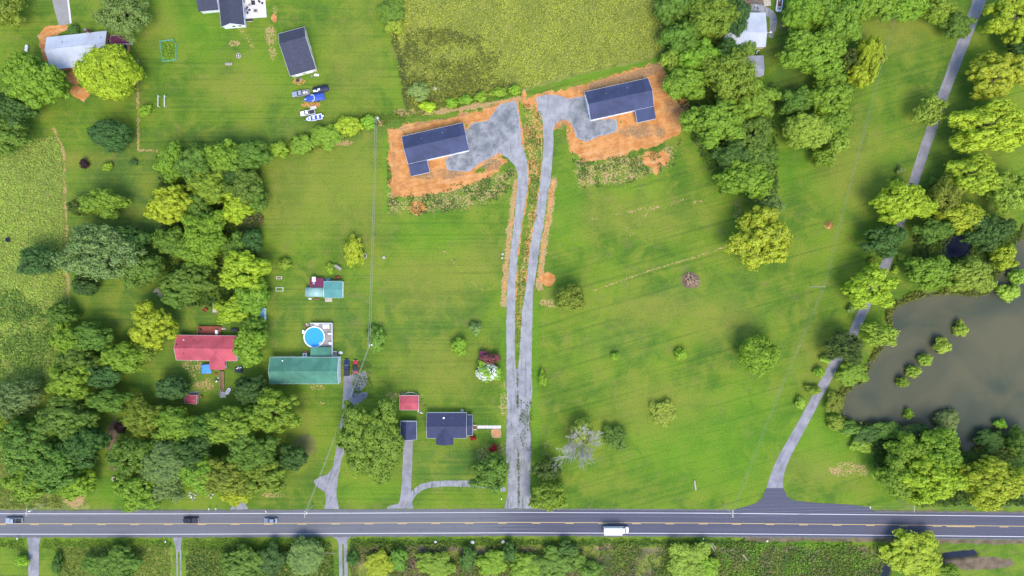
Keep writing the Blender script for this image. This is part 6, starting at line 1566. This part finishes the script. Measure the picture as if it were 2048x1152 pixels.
for lab, x, y, mt, s_ in (('small white bin below the barrel-roofed shed', 620.5, 597.5, 'plastic_white', .55), ('brown crate below the barrel-roofed shed', 634, 598, 'wood_brown', .8), ('oval of scrap wood below the teal shed', 657.5, 600, 'wood_pale', 1.3)):
    e = empty('yard_crate', G(x, y, 0), R.uniform(-.2, .2), lab, 'crate')
    for q in range(4): MB().box(-s_, s_, -s_*.5+q*s_*.26, -s_*.5+q*s_*.26+s_*.22, .02*q, .25+.05*(q % 2)).build('slat', M[mt], e)
tp = empty('blue_tarp', G(413.5, 737.5, 1.0), math.radians(3), 'bright blue tarpaulin stretched beside the red porch', 'tarp'); tp.location.z = 0
n = 8; Vt = []; Ft = []
for j in range(n+1):
    for i in range(n+1): Vt.append((-1.85+3.7*i/n, -1.65+3.3*j/n, 1.5+.12*math.sin(i*1.7+j)+.1*math.cos(j*2.1-i*.8)-.15*abs(i/n-.5)))
for j in range(n):
    for i in range(n): a = j*(n+1)+i; Ft.append((a, a+1, a+n+2, a+n+1))
m = MB(); m.add(Vt, Ft); o = m.build('sheet', M['tarp_blue'], tp, True); sm = o.modifiers.new('thickness', 'SOLIDIFY'); sm.thickness = .03
for sx in (-1.8, 1.8):
    for sy in (-1.6, 1.6): m = MB(); m.tube([(sx, sy, 0), (sx, sy, 1.45)], .04, 6); m.build('post', M['metal_grey'], tp)
dc = empty('tarp_heap', G(478, 738, 0), .0, 'dark blue tarp heap with white sacks right of the red porch', 'tarp')
m = MB(); m.frustum((-1.5, 1.5, -1.4, .9), (-1.0, 1.1, -.8, .3), 0, .7); m.build('tarp', M['cloth_dark'], dc, False, .15)
for q in range(4): m = MB(); m.frustum((-.4, .4, -.25, .25), (-.3, .25, -.15, .15), 0, .35); b = m.build('sack', M['plastic_white' if q % 2 else 'metal_grey'], dc, False, .08); b.location = (-.5+q*.45, .3*(q % 2)+.3, .5); b.rotation_euler = (0, .2, q)
tu = empty('white_bathtub', G(457.5, 782, 0), 1.1, 'white plastic tub lying beside the foot of the ramp', 'tub')
m = MB(); m.loft([[(x, -w, .1), (x, w, .1), (x, w*1.2, .6), (x, -w*1.2, .6)] for x, w in ((-1.3, .3), (-.8, .55), (.8, .55), (1.3, .3))]); m.build('shell', M['plastic_white'], tu, False, .08); MB().box(-.9, .9, -.42, .42, .603, .62).build('inside', M['metal_grey'], tu)
pc = empty('storage_chest', G(470, 659.5, 0), .0, 'dark purple chest beside the tree behind the red-roofed house', 'box'); MB().box(-1.3, 1.3, -.45, .45, 0, .7).build('body', M['roof_maroon'], pc, False, .05); MB().box(-1.33, 1.33, -.48, .48, .703, .82).build('lid', M['cloth_dark'], pc, False, .03)
def junk(px, py, n, rad, lab, mats, name='junk_pile', cat='junk', seed=1):
    r = random.Random(seed); e = empty(name, G(px, py, 0), 0, lab, cat)
    for q in range(n):
        s_ = r.uniform(.18, .42); m = MB(); k = r.random()
        if k < .4: m.frustum((-s_, s_, -s_*.6, s_*.6), (-s_*.8, s_*.7, -s_*.5, s_*.4), 0, s_*.8)
        elif k < .7: m.cyl(0, 0, 0, s_*.9, s_*.8, 10)
        else: m.box(-s_*1.5, s_*1.5, -s_*.3, s_*.3, 0, .12)
        b = m.build('item', M[mats[q % len(mats)]], e, False, .03); a = r.uniform(0, 6.28); d = rad*math.sqrt(r.random()); b.location = (d*math.cos(a)*.7, d*math.sin(a), 0); b.rotation_euler = (0, 0, a)
junk(386, 990, 12, 1.9, 'pile of white and purple junk under the trees beside the road', ['plastic_white', 'roof_grey', 'plastic_white', 'wood_grey'], seed=3)
junk(421, 989, 7, 1.2, 'smaller scatter of white buckets right of the junk pile', ['plastic_white', 'plastic_white', 'metal_dark'], seed=5)
junk(420, 970, 5, 1.0, 'dark and purple bags below the yellow-olive tree', ['cloth_dark', 'roof_maroon'], seed=8)
junk(434, 760, 8, 1.1, 'small clutter left of the wooden ramp', ['plastic_white', 'metal_dark', 'cloth_dark'], seed=9)
junk(442, 786, 6, 1.0, 'blue and white clutter at the foot of the ramp', ['plastic_blue', 'plastic_white', 'wood_grey'], seed=12)
junk(1495, 6, 12, 2.6, 'dark scrap behind the white mobile home', ['metal_dark', 'brick_dark', 'metal_grey', 'wood_brown'], seed=14)
junk(1514, 7, 9, 1.8, 'blue and white tubs behind the white mobile home', ['plastic_blue', 'plastic_white', 'plastic_blue', 'cloth_dark'], seed=16)
junk(1514, 103, 7, 1.0, 'grey clutter between the white mobile home and the grey shed', ['metal_dark', 'plastic_white', 'metal_grey'], seed=17)
junk(838, 197, 5, 1.0, 'pale scrap metal in the bush at the meadow corner', ['plastic_white', 'roof_grey'], seed=18)
junk(845, 805, 8, 2.0, 'dark planters along the right side of the small red-roofed shed', ['metal_dark', 'brick_dark', 'wood_brown'], seed=19)
dp_ = empty('wood_pallet', G(1534, 4, 0), .1, 'pale wooden pallet behind the white mobile home', 'pallet')
for q in range(7): MB().box(-1.3, 1.3, -1.5+q*.44, -1.5+q*.44+.36, .12, .16+.01*(q % 2)).build('slat', M['wood_pale'], dp_)
for sx in (-1.1, 0, 1.1): MB().box(sx-.06, sx+.06, -1.5, 1.5, 0, .117).build('bearer', M['wood_pale'], dp_)
op = empty('orange_barrel', G(404, 793, 0), 0, 'orange barrel beside the little red shed', 'barrel'); m = MB(); m.cyl(0, 0, 0, .9, .36, 16); m.build('body', M['orange_paint'], op, False, .04); m = MB(); m.ring(0, 0, .903, .95, .28, .37, 16); m.build('rim', M['metal_dark'], op)
op = empty('orange_planter', G(432.5, 748, 0), 0, 'small orange planter below the blue tarpaulin', 'planter'); m = MB(); m.frustum((-.4, .4, -.3, .3), (-.5, .5, -.38, .38), 0, .4); m.build('pot', M['orange_paint'], op, False, .04); MB().box(-.4, .4, -.3, .3, .403, .43).build('soil', M['wood_brown'], op)
op = empty('orange_stump', G(340, 988, 0), 0, 'orange-topped stump on the grass by the road', 'stump'); m = MB(); m.cyl(0, 0, 0, .4, .55, 12); m.build('stump_base', M['wood_cut'], op, False, .05); m = MB(); m.cyl(.05, 0, .403, .45, .4, 12); m.build('cut_face', M['orange_paint'], op)
op = empty('stone_well', G(230, 957, 0), 0, 'round pinkish stone well at the left edge of the roadside grove', 'well'); m = MB(); m.ring(0, 0, 0, .7, .5, .85, 20); m.build('wall', M['stone_pale'], op); m = MB(); m.cyl(0, 0, 0, .4, .495, 16); m.build('cover', M['brick_dark'], op)
# burn pile
bp = empty('burn_pile', G(1381, 560, 0), 0, 'burnt brush pile with orange cut wood in the right field', 'burn pile')
r = random.Random(3); m = MB()
ring_ = [(3.2*math.cos(k*math.pi/9)*r.uniform(.85, 1.1), 2.9*math.sin(k*math.pi/9)*r.uniform(.85, 1.1)) for k in range(18)]
m.v = [(x, y, 0) for x, y in ring_]+[(x*.5, y*.5, .35+r.uniform(-.1, .1)) for x, y in ring_]+[(0, 0, .45)]
m.f = [(i, (i+1) % 18, 18+(i+1) % 18, 18+i) for i in range(18)]+[(18+i, 18+(i+1) % 18, 36) for i in range(18)]
m.build('ash_mound', M['ash'], bp)
for q in range(34):
    a = r.uniform(0, 6.28); d = 2.3*math.sqrt(r.random()); L0 = r.uniform(.5, 1.4); m = MB(); m.tube([(-L0, 0, 0), (0, .1, .1), (L0, 0, .12)], [.09, .08, .04], 5)
    b = m.build('branch', M[('wood_cut', 'ash', 'char', 'bark')[q % 4] if q < 22 else 'wood_pale'], bp); b.location = (d*math.cos(a), d*math.sin(a), .25+.25*(1-d/2.3)); b.rotation_euler = (0, r.uniform(-.2, .2), r.uniform(0, 6.28))
hm = empty('dirt_mound', G(1657, 450, 0), 0, 'small straw-coloured mound alone in the right field', 'mound')
m = MB(); ring_ = [(1.5*math.cos(k*math.pi/8), 1.4*math.sin(k*math.pi/8)) for k in range(16)]
m.v = [(x, y, -.02) for x, y in ring_]+[(x*.55, y*.55, .6) for x, y in ring_]+[(0, 0, .75)]; m.f = [(i, (i+1) % 16, 16+(i+1) % 16, 16+i) for i in range(16)]+[(16+i, 16+(i+1) % 16, 32) for i in range(16)]
m.build('soil', M['wood_cut'], hm, True)
rr = np.random.default_rng(5); P = np.stack([rr.normal(size=260)*.7, rr.normal(size=260)*.6, .35+rr.random(260)*.5], 1); V, F = leaf_quads(P, rr.normal(size=(260, 3))+np.array([0, 0, .6]), .4, rr)
o = mesh_obj('dry_grass', np_mesh('dry_grass', V, F, dict(v=np.full(len(V), .5))), M['leaf'], hm); o.color = (.30, .22, .07, 1)
def log(px, py, L0, rot, r0, label, mat='wood_pale'):
    e = empty('fallen_log', G(px, py, .9 if py > 1080 else 0), rot, label, 'log'); m = MB(); m.tube([(-L0/2, 0, r0), (0, .06, r0*1.05), (L0/2, 0, r0*.9)], [r0, r0*.95, r0*.75], 9); m.build('trunk', M[mat], e)
    m = MB(); m.tube([(L0*.1, .05, r0), (L0*.2, r0*2.4, r0*1.4)], [r0*.35, r0*.15], 6); m.build('stub', M[mat], e)
log(1390, 970, 3.4, math.radians(97), .32, 'short pale log lying in the lower right field', 'wood_pale')
log(1423, 1094, 3.4, math.radians(-50), .14, 'pale pole lying left of the pair in the roadside brush'); log(1428, 1092, 2.6, math.radians(-55), .12, 'thin pole lying right of the pair in the roadside brush'); log(1489, 1114, 4.0, math.radians(-48), .14, 'lone pale pole lying in the roadside brush at the lower edge')
log(660, 1106, 4.4, math.radians(-4), .1, 'thin grey pole lying left of the two-track drive', 'wood_grey')
def mailbox(px, py, rot, label):
    e = empty('mailbox', G(px, py, 0), rot, label, 'mailbox'); MB().box(-.06, .06, -.06, .06, 0, 1.05).build('post', M['wood_pale'], e)
    m = MB(); m.prism_y([(-.15, 1.053), (.15, 1.053), (.15, 1.25), (.1, 1.34), (0, 1.38), (-.1, 1.34), (-.15, 1.25)], -.32, .32); m.build('box', M['plastic_white'], e); MB().box(.153, .17, -.1, .1, 1.2, 1.35).build('flag', M['red_paint'], e)
mailbox(420.5, 1016, 0, 'mailbox left of its pair on the upper verge by the junk pile'); mailbox(434.5, 1016, .2, 'mailbox right of its pair on the upper verge by the junk pile'); mailbox(534, 1021, .1, 'mailbox on the road edge right of the short drive'); mailbox(1003, 996, 0, 'mailbox at the left of the gravel driveway mouth'); mailbox(1737, 1013, 0, 'mailbox at the right end of the asphalt lane mouth'); mailbox(1405, 1075.5, 3.1, 'mailbox on the lower verge right of the white truck'); mailbox(39, 1075, 3.1, 'mailbox on the lower verge beside the bottom-left drive'); mailbox(334, 1081, 3.1, 'mailbox on the lower verge at the drive with faint tracks')
def boulder(px, py, s, label, mat='stone_pale'):
    e = empty('boulder', G(px, py, 0), R.uniform(0, 3), label, 'rock'); bm = bmesh.new(); bmesh.ops.create_icosphere(bm, subdivisions=2, radius=s); rr_ = random.Random(int(px))
    for v in bm.verts: v.co *= rr_.uniform(.82, 1.12); v.co.z *= .65
    me = bpy.data.meshes.new('stone'); bm.to_mesh(me); bm.free(); o = mesh_obj('stone', me, M[mat], e); o.location = (0, 0, s*.4)
boulder(1005, 508, .5, 'pale rock on the left verge of the gravel driveway, upper of its pair'); boulder(1004.5, 516, .42, 'pale rock on the left verge of the gravel driveway, lower of its pair'); boulder(768, 515, .55, 'grey flat rock beside the overhead wires on the lawn'); boulder(870, 178, .7, 'pale tan rock in the weeds of the meadow corner', 'wood_pale')
boulder(945, 1084, .7, 'white rock on the lower verge left of the driveway mouth', 'concrete_pale'); boulder(871, 1083, .55, 'white rock on the lower verge below the black-roofed house', 'concrete_pale'); boulder(1006, 1083, .7, 'white rock on the lower verge under the driveway mouth', 'concrete_pale'); boulder(1534, 1082, .45, 'white rock on the lower verge right of the lane mouth', 'concrete_pale')
hy = empty('stock_tank', G(18, 480, 0), .5, 'dark round tank standing in the tall grass at the left edge', 'tank'); m = MB(); m.ring(0, 0, 0, .9, .72, .8, 20); m.build('wall', M['metal_dark'], hy); m = MB(); m.cyl(0, 0, .3, .7, .715, 20); m.build('water', M['creek_water'], hy)
